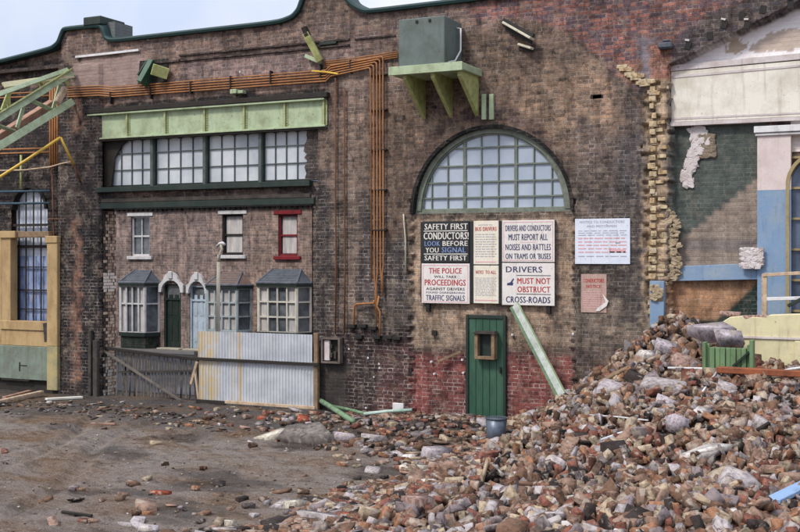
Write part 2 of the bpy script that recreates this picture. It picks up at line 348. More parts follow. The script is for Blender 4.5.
n1 = (fbm(GXX*3, GZZ*3, 1)-.5); n2 = (fbm(GXX*3, GZZ*3, 9)-.5); nb = fbm(GXX*.8, GZZ*.8, 4)
# course-quantised jitter, so edges of a repair follow the bricks
qz = np.floor(GZZ/.0775); qx = np.floor((GXX+.116*(qz % 2))/.232); jb = _hash(qx, qz, 3)-.5; jb2 = _hash(qx, qz, 8)-.5
def layer(poly, soft=2, jit=14, bj=7):
    m = inpoly(PX+n1*jit+jb*bj, PY+n2*jit+jb2*bj*.5, poly).astype(np.float32); return blur(m, soft) if soft else m
TINT = np.zeros(GXX.shape+(4,), np.float32); AUX = np.zeros(GXX.shape+(4,), np.float32); AUX[..., 3] = 1
TINT[..., :3] = lin((104, 84, 68)); AUX[..., 0] = .22; AUX[..., 1] = .85; AUX[..., 2] = .2
def lay(poly, c, al=0.0, mort=.22, var=.8, k=1.0, soft=2, jit=14, bj=7, blue=.15):
    if isinstance(poly, tuple): a, b, c_, d = poly; poly = [(a, b), (c_, b), (c_, d), (a, d)]
    m = layer(poly, soft, jit, bj)*k
    t = np.array([*lin(c), al], np.float32); TINT[:] = TINT*(1-m[..., None])+t*m[..., None]
    a = np.array([mort, var, blue, 1], np.float32); AUX[:] = AUX*(1-m[..., None])+a*m[..., None]
lay([(-80, 60), (90, 30), (330, 18), (500, -10), (520, 20), (330, 60), (180, 60), (60, 62), (-80, 88)], (112, 88, 76), mort=.35, blue=.3)
lay((-90, 84, 62, 430), (40, 33, 33), mort=.18, var=.7)
lay([(-90, 70), (60, 60), (60, 72), (-90, 88)], (52, 44, 44))
lay((60, 66, 104, 430), (54, 40, 34), mort=.3)
lay((75, 80, 84, 380), (122, 82, 56), mort=.3, var=.7, k=.8, jit=10)
lay((84, 190, 104, 430), (30, 26, 26), mort=.35)
lay((62, 250, 74, 430), (44, 34, 32), mort=.4)
lay([(104, 75), (330, 50), (330, 100), (104, 120)], (124, 98, 86), mort=.3)
lay([(76, 60), (141, 51), (141, 92), (76, 97)], (146, 120, 112), al=.75, var=.5)
lay([(180, 62), (350, 38), (350, 70), (180, 88)], (126, 104, 100), mort=.4)
lay([(88, 106), (330, 86), (330, 100), (88, 120)], (28, 25, 27), mort=.1, jit=6)
lay((60, 130, 110, 215), (54, 44, 42), mort=.25)
lay((92, 186, 330, 212), (38, 33, 34), mort=.2, jit=5)
lay((118, 190, 305, 197), (92, 72, 62), mort=.3, jit=6, k=.8)
lay((325, 60, 412, 200), (104, 86, 72), mort=.3)
lay((312, 190, 412, 345), (80, 70, 62), mort=.5)
lay((312, 170, 330, 420), (50, 46, 47), mort=.35, k=.85)
lay((344, 110, 360, 335), (118, 100, 86), mort=.55, k=.7)
lay((361, 212, 404, 300), (66, 60, 60), mort=.55)
lay((312, 330, 414, 430), (50, 34, 34), mort=.55, jit=8)
lay((372, 345, 412, 430), (84, 46, 42), mort=.6, k=.7)
lay((316, 362, 346, 425), (56, 50, 48), al=.6)
lay((385, 90, 600, 240), (98, 78, 60), mort=.2, k=.9)
lay((420, 60, 640, 140), (112, 90, 70), mort=.2, k=.75)
lay([(404, 212), (410, 160), (432, 128), (470, 108), (520, 110), (560, 140), (580, 200), (570, 200), (548, 150), (515, 122), (470, 120), (436, 138), (414, 170)], (84, 64, 56), mort=.15)
lay((566, 120, 655, 225), (76, 68, 62), mort=.22, k=.85)
lay((566, 215, 652, 360), (70, 62, 54), mort=.35, k=.95)
lay((566, 300, 652, 352), (104, 92, 80), mort=.35, k=.8)
lay([(604, 60), (650, 120), (650, 320), (625, 320), (618, 180)], (72, 68, 70), mort=.25, k=.6)
lay((566, 350, 660, 430), (92, 74, 64), mort=.35)
# upper right: newer red and blue brick above the scar of the lost roof
lay([(470, -60), (1100, -200), (1100, 130), (672, 130), (650, 92), (612, 72), (575, 40), (545, 26), (470, 14)], (130, 74, 60), mort=.3, var=.8, blue=.85)
lay([(650, 60), (700, 20), (760, -10), (1100, -120), (1100, 80), (672, 80)], (74, 64, 62), mort=.2, var=.9, blue=.5)
lay((640, 40, 658, 92), (120, 112, 124), mort=.3, al=.35)
lay((652, 44, 672, 92), (160, 96, 66), mort=.3, var=.7)
lay((620, 64, 642, 80), (140, 94, 68), mort=.3, var=.5)
lay((643, 80, 669, 330), (178, 150, 112), mort=.5, var=.6, jit=4, al=.3); lay((646, 86, 654, 330), (70, 54, 42), k=.55, jit=5)
lay((664, 88, 672, 330), (110, 96, 86), mort=.4, var=.7, al=.4)
# infill and dado
for pl_ in ([(497, 44), (499, 43), (548, 92), (546, 94)], [(560, 28), (562, 26), (612, 70), (662, 118), (660, 121), (610, 73)], [(590, 150), (592, 149), (640, 200), (638, 202)], [(340, 90), (342, 90), (343, 200), (341, 200)]):
    lay(pl_, (38, 32, 32), k=.8, soft=1, jit=3, bj=3)
for pl_, c_, k_ in (([(540, 60), (600, 66), (630, 130), (600, 200), (560, 150), (530, 110)], (142, 114, 86), .5), ([(420, 60), (480, 60), (500, 100), (430, 118)], (96, 82, 78), .5), ([(470, 40), (505, 60), (500, 100), (478, 90)], (128, 102, 80), .5), ([(330, 110), (360, 110), (362, 200), (330, 200)], (132, 110, 94), .5), ([(345, 60), (398, 50), (400, 100), (345, 110)], (132, 108, 98), .5), ([(574, 120), (648, 130), (646, 200), (582, 215)], (72, 70, 76), .5), ([(588, 318), (650, 318), (650, 350), (588, 350)], (128, 112, 94), .5)):
    lay(pl_, c_, k=k_, soft=6, jit=30, bj=9, mort=.4, blue=.2)
infill = [(411, 205), (573, 205), (573, 352), (411, 352)]
lay(infill, (148, 124, 98), mort=.5, var=.45, blue=.05, soft=1, jit=1, bj=5)
lay((411, 205, 573, 219), (66, 58, 54), mort=.3, k=.75, jit=8)
lay((548, 296, 573, 352), (118, 100, 84), mort=.4, k=.6)
lay((466, 308, 512, 330), (118, 104, 92), mort=.4, k=.5)
lay([(411, 350), (470, 352), (510, 352), (573, 356), (573, 440), (411, 440)], (120, 44, 38), mort=.6, var=.6, blue=0, soft=1, jit=2, bj=5)
lay((411, 346, 580, 357), (70, 50, 46), mort=.3, k=.6, jit=4)
lay((430, 375, 466, 430), (84, 44, 42), mort=.6, k=.5, blue=0)
# hall side (right): painted and plastered remains
gable = [(672, 66), (700, 50), (730, 36), (762, 22), (800, 4), (900, -50), (900, 44), (800, 54), (672, 70)]
lay(gable, (228, 222, 226), al=.95, var=.3, jit=3, bj=2)
lay([(722, 42), (738, 34), (744, 46), (738, 52), (722, 50)], (176, 154, 134), al=.95, jit=14, soft=0)
lay([(745, 52), (752, 36), (775, 28), (800, 30), (800, 44), (770, 52)], (184, 164, 150), al=.95, jit=14, soft=0)
lay((668, 120, 762, 440), (74, 86, 82), mort=.3, var=.6, jit=2, bj=2, al=.45, blue=.1)
stair = [(674, 268), (676, 240)]
for k in range(10): stair += [(680+k*7.8, 234-k*6.2), (687.8+k*7.8, 234-k*6.2)]
lay(stair+[(762, 176), (762, 268)], (138, 122, 108), mort=.45, var=.5, al=.45, jit=0, bj=1, soft=1)
lay((668, 240, 756, 250), (98, 94, 98), al=.6, jit=5, k=.7)
lay((662, 280, 764, 440), (22, 50, 44), mort=.3, var=.4, jit=1, bj=1, al=.3)
lay([(662, 280), (760, 279), (714, 321), (662, 321)], (160, 110, 58), mort=.3, var=.35, jit=1, bj=1, al=.25)
yo = np.zeros(GXX.shape, np.float32)
yo[(PX < 61)] = .15
yo[(PX > 61) & (PX < 102.5) & (PY > 64)] = -.1
inf = inpoly(PX+(_hash(0*qx, qz, 2)-.5)*7, PY, [(411, 200), (573, 200), (573, 500), (411, 500)]); yo[inf] = .07
hall = (PX > 668) & (PY > 66-(PX-668)*.49); yo[hall] = .3
panelr = inpoly(PX, PY, [(76, 57), (141, 49), (141, 92), (76, 97)]); yo[panelr] -= .0
ragged = inpoly(PX+n1*5+jb*5, PY+n2*10, [(640, 84), (668, 84), (668, 320), (648, 320), (643, 120)]); yo[ragged] = .07+jb[ragged]*.1
yo += (jb*.012+n1*.02).astype(np.float32)
topz = np.interp(xs, [t[0] for t in TOP], [t[1] for t in TOP])
hole = (GXX > GX0) & (GXX < GX1) & (GZZ < GZ)
hole |= (GXX > WX0) & (GXX < WX1) & (GZZ > WZ0) & (GZZ < WZ1)
hole |= ((GXX-AC)**2+(GZZ-AZ)**2 < (AR-.02)**2) & (GZZ > AZ)
hole |= (GXX > LX0) & (GXX < LX1) & (GZZ > LZ0) & (GZZ < LZ1)
hole |= ((GXX-(LX0+LX1)/2)**2+(GZZ-LZ1)**2 < LR**2) & (GZZ >= LZ1)
hole |= (np.abs(GXX-HC) < HR) & (GZZ > 1.4) & (GZZ < HZ1)
hole |= ((GXX-HC)**2+(GZZ-HZ1)**2 < HR**2) & (GZZ >= HZ1)
hole |= GZZ > topz[None, :]-.02
nz_, nx_ = GXX.shape; idx = np.arange(nz_*nx_).reshape(nz_, nx_)
ok = ~(hole[:-1, :-1] | hole[1:, :-1] | hole[:-1, 1:] | hole[1:, 1:])
F = np.stack([idx[:-1, :-1][ok], idx[:-1, 1:][ok], idx[1:, 1:][ok], idx[1:, :-1][ok]], 1)
V = np.stack([GXX, yo, GZZ], -1).reshape(-1, 3)
used = np.zeros(len(V), bool); used[F.ravel()] = True; remap = np.cumsum(used)-1
V = V[used]; F = remap[F]
wall = raw_mesh('wall', V, F, BRICK, depot, smooth=False)
set_attr(wall.data, 'tint', TINT.reshape(-1, 4)[used]); set_attr(wall.data, 'aux', AUX.reshape(-1, 4)[used])
# coarse rear skin of the wall
b = MB()
def rear(x0, x1, z0, z1): b.box(x0, x1, .42, .46, z0, z1)
rear(-26, LX0, -.4, 8.2); rear(LX0, LX1, -.4, LZ0); rear(LX0, LX1, LZ1+LR, 8.2); rear(LX1, GX0, -.4, 8.2); rear(GX0, GX1, WZ1, 8.35); rear(GX0, GX1, GZ, WZ0)
rear(GX1, AX0, -.4, 8.3); rear(AX0, AX1, -.4, AZ); rear(AX0, AX1, AZ+AR, 8.4); rear(AX1, HC-HR, -.4, 8.6); rear(HC-HR, HC+HR, HZ1+HR, 8.8); rear(HC-HR, HC+HR, -.4, 1.4); rear(HC+HR, 4.5, -.4, 9)
tinted(b.build('rear_skin', BRICK, depot), (90, 72, 64))
# reveals
def sheet(name, pts_a, pts_b, c, parent, al=0, mort=.3, var=.6, m=None):
    o = MB().strip(pts_a, pts_b).build(name, m or BRICK, parent); return tinted(o, c, al, mort, var)
def zrow(x, y, z0, z1, n=60): return [Vector((x, y, z0+(z1-z0)*i/n)) for i in range(n+1)]
# left side of the gateway: light toothed quoins on dark brick
nrow = int((GZ+.4)/.0775); V = []; F = []; C = []
for k in range(nrow):
    z0 = -.4+k*.0775
    for j in range(6):
        ya = j*.0775; yb = ya+.0775
        lightb = (ya > .05+(k % 2)*.08) or random.random() < .15
        c = random.choice([(170, 140, 112), (158, 128, 100), (184, 156, 130), (146, 112, 88), (110, 84, 70)]) if lightb else (62, 48, 42)
        if 2.45 < z0 < 2.86: c = (206, 186, 172)
        if z0 < .95 and random.random() < .5: c = (168, 160, 150)
        i = len(V); xo = GX0+(random.random()-.3)*.03; V += [(xo, ya, z0), (xo, yb, z0), (xo, yb, z0+.068), (xo, ya, z0+.068)]; F.append((i, i+1, i+2, i+3)); C += [[*lin(c), .85]]*4
        i = len(V); V += [(GX0-.02, ya, z0+.06), (GX0-.02, yb, z0+.06), (GX0-.02, yb, z0+.085), (GX0-.02, ya, z0+.085)]; F.append((i, i+1, i+2, i+3)); C += [[*lin((70, 60, 54)), .8]]*4
q = raw_mesh('quoins', V, F, BRICK, depot); set_attr(q.data, 'tint', C); set_attr(q.data, 'aux', [[.3, .5, 0, 1]]*len(V))
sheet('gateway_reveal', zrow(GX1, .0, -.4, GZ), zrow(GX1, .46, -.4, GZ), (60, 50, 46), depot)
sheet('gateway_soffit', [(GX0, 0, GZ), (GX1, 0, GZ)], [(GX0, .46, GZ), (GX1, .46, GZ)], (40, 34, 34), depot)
arc = [(AC-AR*math.cos(t), AZ+AR*math.sin(t)) for t in np.linspace(0, math.pi, 60)]
def ring(name, cx, cz, r0, r1, y0, y1, m, parent, n=60, t0=0, t1=math.pi):
    bb = MB(); pr = []
    for t in np.linspace(t0, t1, n):
        c, s = -math.cos(t), math.sin(t); pr.append([bb.bm.verts.new((cx+r*c, y, cz+r*s)) for r, y in ((r0, y0), (r1, y0), (r1, y1), (r0, y1))])
    for a, c in zip(pr, pr[1:]):
        for k in range(4): bb.bm.faces.new((a[k], a[(k+1) % 4], c[(k+1) % 4], c[k]))
    bb.bm.faces.new(pr[0]); bb.bm.faces.new(pr[-1]); return bb.build(name, m, parent)
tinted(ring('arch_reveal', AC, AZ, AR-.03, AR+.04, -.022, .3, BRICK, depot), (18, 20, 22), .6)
# arched window
aw = MB().box(AX0+.03, AX1-.03, .10, .22, AZ-.03, AZ+.09).build('arched_window', FRAMEG, depot, bevel=.008)
ring('frame_ring', AC, AZ+.05, AR-.17, AR-.065, .08, .20, FRAMEG, aw)
ring('frame_bead', AC, AZ+.05, AR-.20, AR-.17, .12, .20, FRAMEG, aw)
g = MB(); n = 50; r = AR-.16
g.prism([(AC-r*math.cos(t), AZ+.05+r*math.sin(t)) for t in np.linspace(0, math.pi, n)], .17, .185); panes(g.build('glass', FROST2, aw), [X(p_, .15) for p_ in (432, 448, 464.8, 481.5, 498.5, 516, 534, 552)], [Z(492, p_, .15) for p_ in (197, 181.5, 165, 147)], PANEA)
bars = MB(); r = AR-.15
for px in (432, 448, 464.8, 481.5, 498.5, 516, 534, 552):
    x = X(px, .15); dz = math.sqrt(max(0, r*r-(x-AC)**2)); w = .032 if px in (464.8, 516) else .011
    bars.box(x-w, x+w, .135, .175, AZ+.06, AZ+.05+dz)
for py in (197, 181.5, 165, 147):
    z = Z(492, py, .15); dx = math.sqrt(max(0, r*r-(z-AZ-.05)**2)); bars.box(AC-dx, AC+dx, .13, .173, z-.015, z+.015)
bars.build('glazing_bars', ARCHB, aw)
# girder over the gateway
gx0, gx1 = X(91), X(326); gz0, gz1 = Z(91, 140), Z(325, 99)
gd = MB().box(gx0, gx1, -.02, .03, gz0+.03, gz1-.03).build('girder', GREEN, depot)
fl = MB().box(gx0-.02, gx1+.02, -.09, .03, gz0-.01, gz0+.03).box(gx0-.02, gx1+.02, -.13, .03, gz1-.03, gz1+.015); fl.build('flange', GREEN, gd, bevel=.006)
for px in (91.8, 128.5, 166.5, 206, 245.5, 286, 325): x = X(px); MB().box(x-.02, x+.02, -.075, -.02, gz0+.03, gz1-.03).box(x-.07, x+.07, -.03, -.021, gz0+.03, gz1-.03).build('stiffener', STIFF, gd)
# rivets
for px in (128.5, 166.5, 206, 245.5, 286):
    x = X(px)
    for k in range(9):
        for s in (-.05, .05): z = gz0+.08+k*(gz1-gz0-.16)/8; MB().box(x+s-.009, x+s+.009, -.042, -.03, z-.009, z+.009).build('rivet', GREEN, gd)
MB().box(gx0-.1, gx1+.1, -.15, .02, gz1+.018, gz1+.13).build('lintel_band', DKT, depot, bevel=.01)
sheetm = MB()
MB().box(gx0+.35, gx1+.05, -.06, -.01, gz0-.05, gz0-.015).build('drip_strip', DKT, depot)
# glazed band: four windows
xs4 = [X(110, .2), X(155, .2), X(207.5, .2), X(263, .2), X(311, .2)]
WT = gz0-.02
for i in range(4):
    a, c = xs4[i]+.05, xs4[i+1]-.05
    w = MB().box(a-.03, a+.012, .16, .26, WZ0+.05, WT).box(c-.012, c+.03, .16, .26, WZ0+.05, WT).box(a+.012, c-.012, .16, .26, WZ0+.05, WZ0+.08).build('gateway_window', DKGREEN, depot)
    panes(MB().box(a, c, .205, .22, WZ0+.05, WT).build('glass', FROST, w), [a+(c-a)*k/4 for k in (1, 2, 3)], [WZ0+.05+(WT-WZ0)*k*.335 for k in (1, 2)], PANEG)
    bb = MB()
    for k in (1, 2, 3): x = a+(c-a)*k/4; bb.box(x-.009, x+.009, .175, .208, WZ0+.06, WT)
    for k in (1, 2): z = WZ0+.05+(WT-WZ0)*k*.335; bb.box(a, c, .17, .206, z-.010, z+.010)
    # shallow arched heads to the top lights
    for k in range(4):
        x0 = a+(c-a)*k/4; x1 = a+(c-a)*(k+1)/4; ps = [(x0+(x1-x0)*t, WT-.02-.04*(abs(2*t-1)**3)) for t in np.linspace(0, 1, 9)]
        bb.prism([(x0, WT+.02)]+[(p[0], p[1]) for p in ps]+[(x1, WT+.02)], .178, .204)
    bb.build('glazing_bars', BARS, w)
for i in (1, 2, 3): MB().box(xs4[i]-.042, xs4[i]+.042, .06, .28, WZ0, WT+.03).build('mullion', BARS, depot, bevel=.01)
MB().prism([(xs4[0]-.1, WT+.05), (xs4[0]+.75, WT+.05), (xs4[0]+.45, WT-.12), (xs4[0]+.22, WT-.42), (xs4[0]+.12, WZ0+.06), (xs4[0]-.1, WZ0+.06)], .11, .15).build('dark_corner_shape', DKT, depot, jit=.01)  # near-black angular shape covering the left end of the glazed band
tinted(MB().box(WX0-.01, xs4[0]+.02, .12, .3, WZ0, WT+.05).build('jamb_brickwork', BRICK, depot), (60, 50, 46), .1)
rg = [(xs4[4]-.09, WZ0+.05)]+[(xs4[4]-.09+random.uniform(-.05, .05), WZ0+.05+k*.07) for k in range(1, 15)]+[(xs4[4]-.03, WT+.04), (WX1+.01, WT+.04), (WX1+.01, WZ0+.05)]
tinted(MB().prism(rg, .11, .3).build('jamb_brickwork', BRICK, depot), (66, 60, 58), .1)
MB().box(WX0-.1, X(311)+.05, -.16, .25, WZ0-.1, WZ0+.02).build('sill', DKGREEN, depot, bevel=.01)
MB().box(WX0-.1, X(311), -.05, .1, Z(200, 200.5), Z(200, 196.5)).build('beam_casing', PALING, depot, bevel=.01)
MB().box(GX0-.06, GX1+.08, -.06, .4, GZ-.02, GZ+.12).build('gateway_beam', DKGREEN, depot, bevel=.01)
# arched head of left window + window behind it
lw = ring('barred_window', (LX0+LX1)/2, LZ1, LR-.05, LR+.02, .1, .34, DARK, depot)
MB().box(LX0, LX1, .3, .32, LZ0, LZ1).prism([((LX0+LX1)/2-LR*math.cos(t), LZ1+LR*math.sin(t)) for t in np.linspace(0, math.pi, 24)], .3, .32).build('glass', FROST, lw)
MB().box(LX0+.02, LX1-.02, .26, .285, LZ0, Z(30, 256, .25)).build('tattered_sheeting', SHEETG, lw)
bb = MB()
for px in (19, 26, 33.5, 41): x = X(px, .2); bb.box(x-.013, x+.013, .19, .215, LZ0, LZ1+LR*.9*math.sqrt(max(.02, 1-((x-(LX0+LX1)/2)/LR)**2)))
for py, w in ((204, .012), (225, .03), (246.5, .035), (267, .012), (290, .015), (309, .012)): z = Z(30, py, .2); bb.box(LX0, LX1, .18, .22, z-w, z+w)
bb.build('iron_bars', DARK, lw)
# coping following the parapet line
dense = []
for a, c in zip(TOP, TOP[1:]):
    for k in range(6): dense.append((a[0]+(c[0]-a[0])*k/6, a[1]+(c[1]-a[1])*k/6))
dense.append(TOP[-1])
sm = np.array(dense)
for _ in range(3): sm[1:-1] = (sm[:-2]+2*sm[1:-1]+sm[2:])/4
cb_ = MB(); rings = []
for i, (x, z) in enumerate(sm):
    t = sm[min(i+1, len(sm)-1)]-sm[max(i-1, 0)]; t = t/np.linalg.norm(t); nx, nz = -t[1], t[0]
    rings.append([cb_.bm.verts.new((x+nx*o, y, z+nz*o)) for y, o in ((-.1, -.05), (-.12, .0), (-.09, .045), (.2, .09), (.5, .04), (.5, -.05))])
for a, c in zip(rings, rings[1:]):
    for k in range(6): cb_.bm.faces.new((a[k], a[(k+1) % 6], c[(k+1) % 6], c[k]))
cp = cb_.build('coping', TEAL, depot)
capz0, capz1 = Z(87, 27), Z(87, 18.5)
MB().box(X(87), X(104.5), -.14, .75, capz0, capz1).build('pier_cap', DKGREEN, depot, bevel=.02)
tinted(MB().box(X(90), X(112), .1, .75, capz0-.4, capz1-.12).build('pier_block', BRICK, depot), (96, 104, 104), .8)
# string courses
stc = MB()
for a, c in (((180, 64.5), (350, 41)), ((180, 59), (350, 36))):
    tinted(MB().box(X(a[0]), X(c[0]), -.05, .01, Z(265, a[1]+(c[1]-a[1])*.5)-.025, Z(265, a[1]+(c[1]-a[1])*.5)+.02).build('string_course', BRICK, depot, bevel=.006), (56, 44, 42), .3)
for q_ in ((X(-60), X(60), -.04, .16, Z(30, 69)-.05, Z(30, 69)+.04), (X(148), X(182), -.05, .01, Z(165, 62)-.03, Z(165, 62)+.015), (X(355), X(396), -.035, .01, Z(375, 37)-.03, Z(375, 37)+.01)): tinted(MB().box(*q_).build('string_course', BRICK, depot, bevel=.006), (60, 48, 46), .3)
MB().bar(P(76, 57, -.04), P(104, 54, -.04), .05, .05).bar(P(104, 54, -.04), P(139, 50, -.04), .05, .05).build('flashing', WHITE, depot)
# green keystone strips above the arch
ks = MB()
for px in (482.5, 490): ks.box(X(px), X(px+4.3), -.06, .005, Z(px, 120), Z(px, 94.5))
ks.build('keystone_bars', GREEN, depot, bevel=.006)
# broken right end: projecting toothed brick ends and lumps
tb = MB()
for k in range(27):
    py = 88+k*8.5+random.uniform(-.8, .8); hh_ = .075+.012*random.random()
    c = P(653+random.uniform(-1.2, 1.2), py, .02); L_ = random.uniform(.08, .15); tb.box(c.x-L_/2, c.x+L_/2, -.02, .16, c.z-hh_, c.z+.02, rot=(0, random.uniform(-.05, .05), random.uniform(-.12, .12)))
    if random.random() < .6: c = P(654+random.uniform(-3, 1), py+4, .02); tb.box(c.x-.04, c.x+.05, .0, .16, c.z-.036, c.z+.03, rot=(0, random.uniform(-.08, .08), random.uniform(-.12, .12)))
    if random.random() < .85: c = P(662+random.uniform(-3, 3), py, .1); tb.box(c.x-.09, c.x+.08, .04, .25, c.z-.036, c.z+.034, rot=(0, random.uniform(-.06, .06), random.uniform(-.1, .1)))
for k in range(18):
    c = P(622+k*1.9, 66+k*1.3+random.uniform(-4, 6), -.02); tb.box(c.x-.1, c.x+.1, -.035, .1, c.z-.036, c.z+.034, rot=(random.uniform(-.1, .1), random.uniform(-.12, .12), random.uniform(-.2, .2)))
o = tb.build('toothed_bricks', RUB, depot, bevel=.008); nV = len(o.data.vertices); C = np.zeros((nV, 4)); C[:, 3] = 1
pal = [(200, 178, 138), (206, 188, 152), (190, 164, 124), (180, 140, 104), (196, 176, 140), (166, 140, 108), (176, 120, 84)]
for i in range(nV): C[i, :3] = lin(pal[(i//24*7*5+(i//24)**2) % 7])
set_attr(o.data, 'tint', C); 
# corbel stumps: row of iron brackets at the meeting of brick and dado
for i, (px, py) in enumerate(((353, 326), (364, 326), (374, 328), (360, 337), (378, 337), (390, 337), (398, 338))):
    c = P(px, py); q_ = MB().box(c.x-.09, c.x+.09, -.1, .01, c.z-.035, c.z+.035, rot=(0, random.uniform(-.06, .06), 0)).box(c.x-.03, c.x+.03, -.06, .01, c.z-.09, c.z-.035).build('iron_cleat', DARK, depot, bevel=.006)
# white fixing plugs
for px, py in ((368, 358), (379, 364), (379.5, 368), (374, 377), (366, 408), (349, 349), (431, 362), (434, 374), (462, 360), (463, 373), (512, 335), (573, 334), (240, 72), (148, 40)):
    c = P(px, py); MB().box(c.x-.02, c.x+.02, -.012, .075, c.z-.022, c.z+.022).build('fixing_plug', WHITE, depot, bevel=.008)
# pockets left by pulled beams
for px, py, w, h in ((549-400+447, 96.5, 11, 4), (433, 107.5, 8, 3.5), (588, 97, 0, 0), (404, 117, 3, 4), (598, 97, 10, 4), (434, 333, 5, 5), (410, 372, 4, 8)):
    if w: c = P(px, py); MB().box(c.x-w/100, c.x+w/100, -.006, .05, c.z-h/100, c.z+h/100).build('beam_pocket', DARK, depot)
MB().box(X(393), X(404), -.03, .02, Z(398, 419), Z(398, 403)).build('white_block', WHITE, depot, bevel=.01)
# ---------------------------------------------------------------- door
dx0, dx1, dz0, dz1 = X(467, .07), X(507, .07), -.1, Z(487, 315, .07)
door = MB().box(dx0+.06, dx1-.06, .03, .075, dz0, dz1-.07).build('door', DOORG, depot)
pn = MB()
for k in range(1, 5): x = dx0+.06+(dx1-dx0-.12)*k/5; pn.box(x-.004, x+.004, .022, .031, dz0+.1, dz1-.08)
pn.build('board_joints', DKGREEN, door)
MB().box(dx0, dx0+.058, .0, .07, dz0, dz1).box(dx1-.058, dx1, .0, .07, dz0, dz1).box(dx0+.058, dx1-.058, .0, .07, dz1-.068, dz1).build('door_frame', DKGREEN, door, bevel=.006)
MB().box(dx1-.13, dx1-.1, -.02, .03, 1.0, 1.12).build('handle', DARK, door, bevel=.004)
bx = thing('wooden_box', 'open fronted weathered wooden box fixed to the green door', 'box', P(485, 358, -.1))
c0, c1 = P(475, 359, -.12), P(495, 334, -.12)
MB().box(c0.x, c0.x+.07, -.16, .02, c0.z, c1.z).box(c1.x-.07, c1.x, -.16, .02, c0.z, c1.z).box(c0.x+.07, c1.x-.07, -.16, .02, c0.z, c0.z+.06).build('frame', TIMBER, bx, bevel=.006)
MB().box(c0.x+.065, c1.x-.065, -.02, .022, c0.z+.05, c1.z).build('back', DKGREEN, bx)
MB().prism([(c0.x-.03, c1.z), (c0.x+.04, c1.z+.05), (c1.x+.0, c1.z+.05), (c1.x+.03, c1.z)], -.2, .02).build('lid', PALING, bx)
# ---------------------------------------------------------------- signs
def text(s, x0, x1, z0, z1, y, m, parent, bold=0):
    cu = bpy.data.curves.new('lettering', 'FONT'); cu.body = s; cu.size = 1; cu.offset = bold; cu.resolution_u = 2; cu.space_character = 1.08
    t = bpy.data.objects.new('t', cu); COL.objects.link(t); dg = bpy.context.evaluated_depsgraph_get(); me = bpy.data.meshes.new_from_object(t.evaluated_get(dg)); bpy.data.objects.remove(t)
    n = len(me.vertices); a = np.zeros(n*3, np.float32); me.vertices.foreach_get('co', a); a = a.reshape(-1, 3); mn, mx = a.min(0), a.max(0)
    o0 = ORG[parent.name]; q = np.zeros_like(a); q[:, 0] = x0+(a[:, 0]-mn[0])/(mx[0]-mn[0])*(x1-x0)-o0.x; q[:, 2] = z0+(a[:, 1]-mn[1])/(mx[1]-mn[1])*(z1-z0)-o0.z; q[:, 1] = y-o0.y
    me.vertices.foreach_set('co', q.ravel()); bm2 = bmesh.new(); bm2.from_mesh(me)
    for k_ in (-1, 1):
        g_ = bmesh.ops.duplicate(bm2, geom=bm2.verts[:n]+bm2.edges[:]+bm2.faces[:]) if k_ < 0 else None
        vv = [e for e in (g_['geom'] if g_ else bm2.verts[:n]) if isinstance(e, bmesh.types.BMVert)]
        for v in vv: v.co.x += k_*min((z1-z0)*.03, (x1-x0)/max(1, len(s))*.05); v.co.y += k_*.0006
    bm2.to_mesh(me); bm2.free(); me.materials.clear(); me.materials.append(m); me.update()
    o = bpy.data.objects.new('lettering', me); COL.objects.link(o); o.parent = parent; ORG[o.name] = o0; return o
def sign(label, px0, py0, px1, py1, m, lines, y=-.05, rules=(), border=None, th=.025, cat='sign', grp=None, bevel=.006, name='wall_sign'):
    pm = (px0+px1)/2; x0, x1 = X(px0, y), X(px1, y); z1, z0 = Z(px0, py0, y), Z(pm, py1, y)
    t = thing(name, label, cat, ((x0+x1)/2, y, z0), grp)
    board = MB().box(x0, x1, y, y+th, z0, z1).build('board', m, t, bevel=bevel)
    W, H = x1-x0, z1-z0; yt = y-.003
    for s, a, b_, c, d, mm_ in lines: text(s, x0+W*a, x0+W*b_, z1-H*d, z1-H*c, yt, mm_, t)
    if rules:
        bym = {}
        for a, b_, c, d, mm_ in rules: bym.setdefault(mm_.name, (MB(), mm_))[0].box(x0+W*a, x0+W*b_, yt, y+.001, z1-H*d, z1-H*c)
        for q_, mm_ in bym.values(): q_.build('printed_rule', mm_, t)
    if border:
        k = .012; e = .03
        MB().box(x0+e, x1-e, yt, y+.001, z1-e-k, z1-e).box(x0+e, x1-e, yt, y+.001, z0+e, z0+e+k).box(x0+e, x0+e+k, yt, y+.001, z0+e+k, z1-e-k).box(x1-e-k, x1-e, yt, y+.001, z0+e+k, z1-e-k).build('border_line', border, t)
    return t
# dark backing boards that carry the signs
bk = thing('notice_board', 'dark backing board behind the safety signs below the arched window', 'notice board', P(488, 306, -.02))
MB().box(X(421), X(555), -.024, .06, Z(488, 303.5), Z(488, 221)).build('backing', BLACKB, bk, bevel=.004)
MB().box(X(428)-.04, X(428)+.04, -.02, .06, Z(428, 312), Z(428, 302)).build('hanger', DARK, bk, bevel=.004)
MB().box(X(549)-.05, X(549)+.03, -.02, .06, Z(549, 314), Z(549, 302)).build('hanger', DARK, bk, bevel=.004)
sign('black sign in white and blue letters reading SAFETY FIRST CONDUCTORS', 422.5, 221.5, 469, 262.5, BLACKB,
     [('SAFETY FIRST', .05, .97, .06, .20, INKW), ('CONDUCTORS!', .03, .99, .27, .44, INKW), ('LOOK', .05, .38, .48, .60, INKBL), ('BEFORE', .44, .97, .48, .60, INKW), ('YOU', .07, .35, .64, .76, INKW), ('SIGNAL', .42, .93, .63, .76, INKBL), ('SAFETY FIRST', .05, .95, .83, .95, INKW)],
     rules=[(.03, .97, .225, .245, INKW), (.03, .97, .785, .805, INKW)])
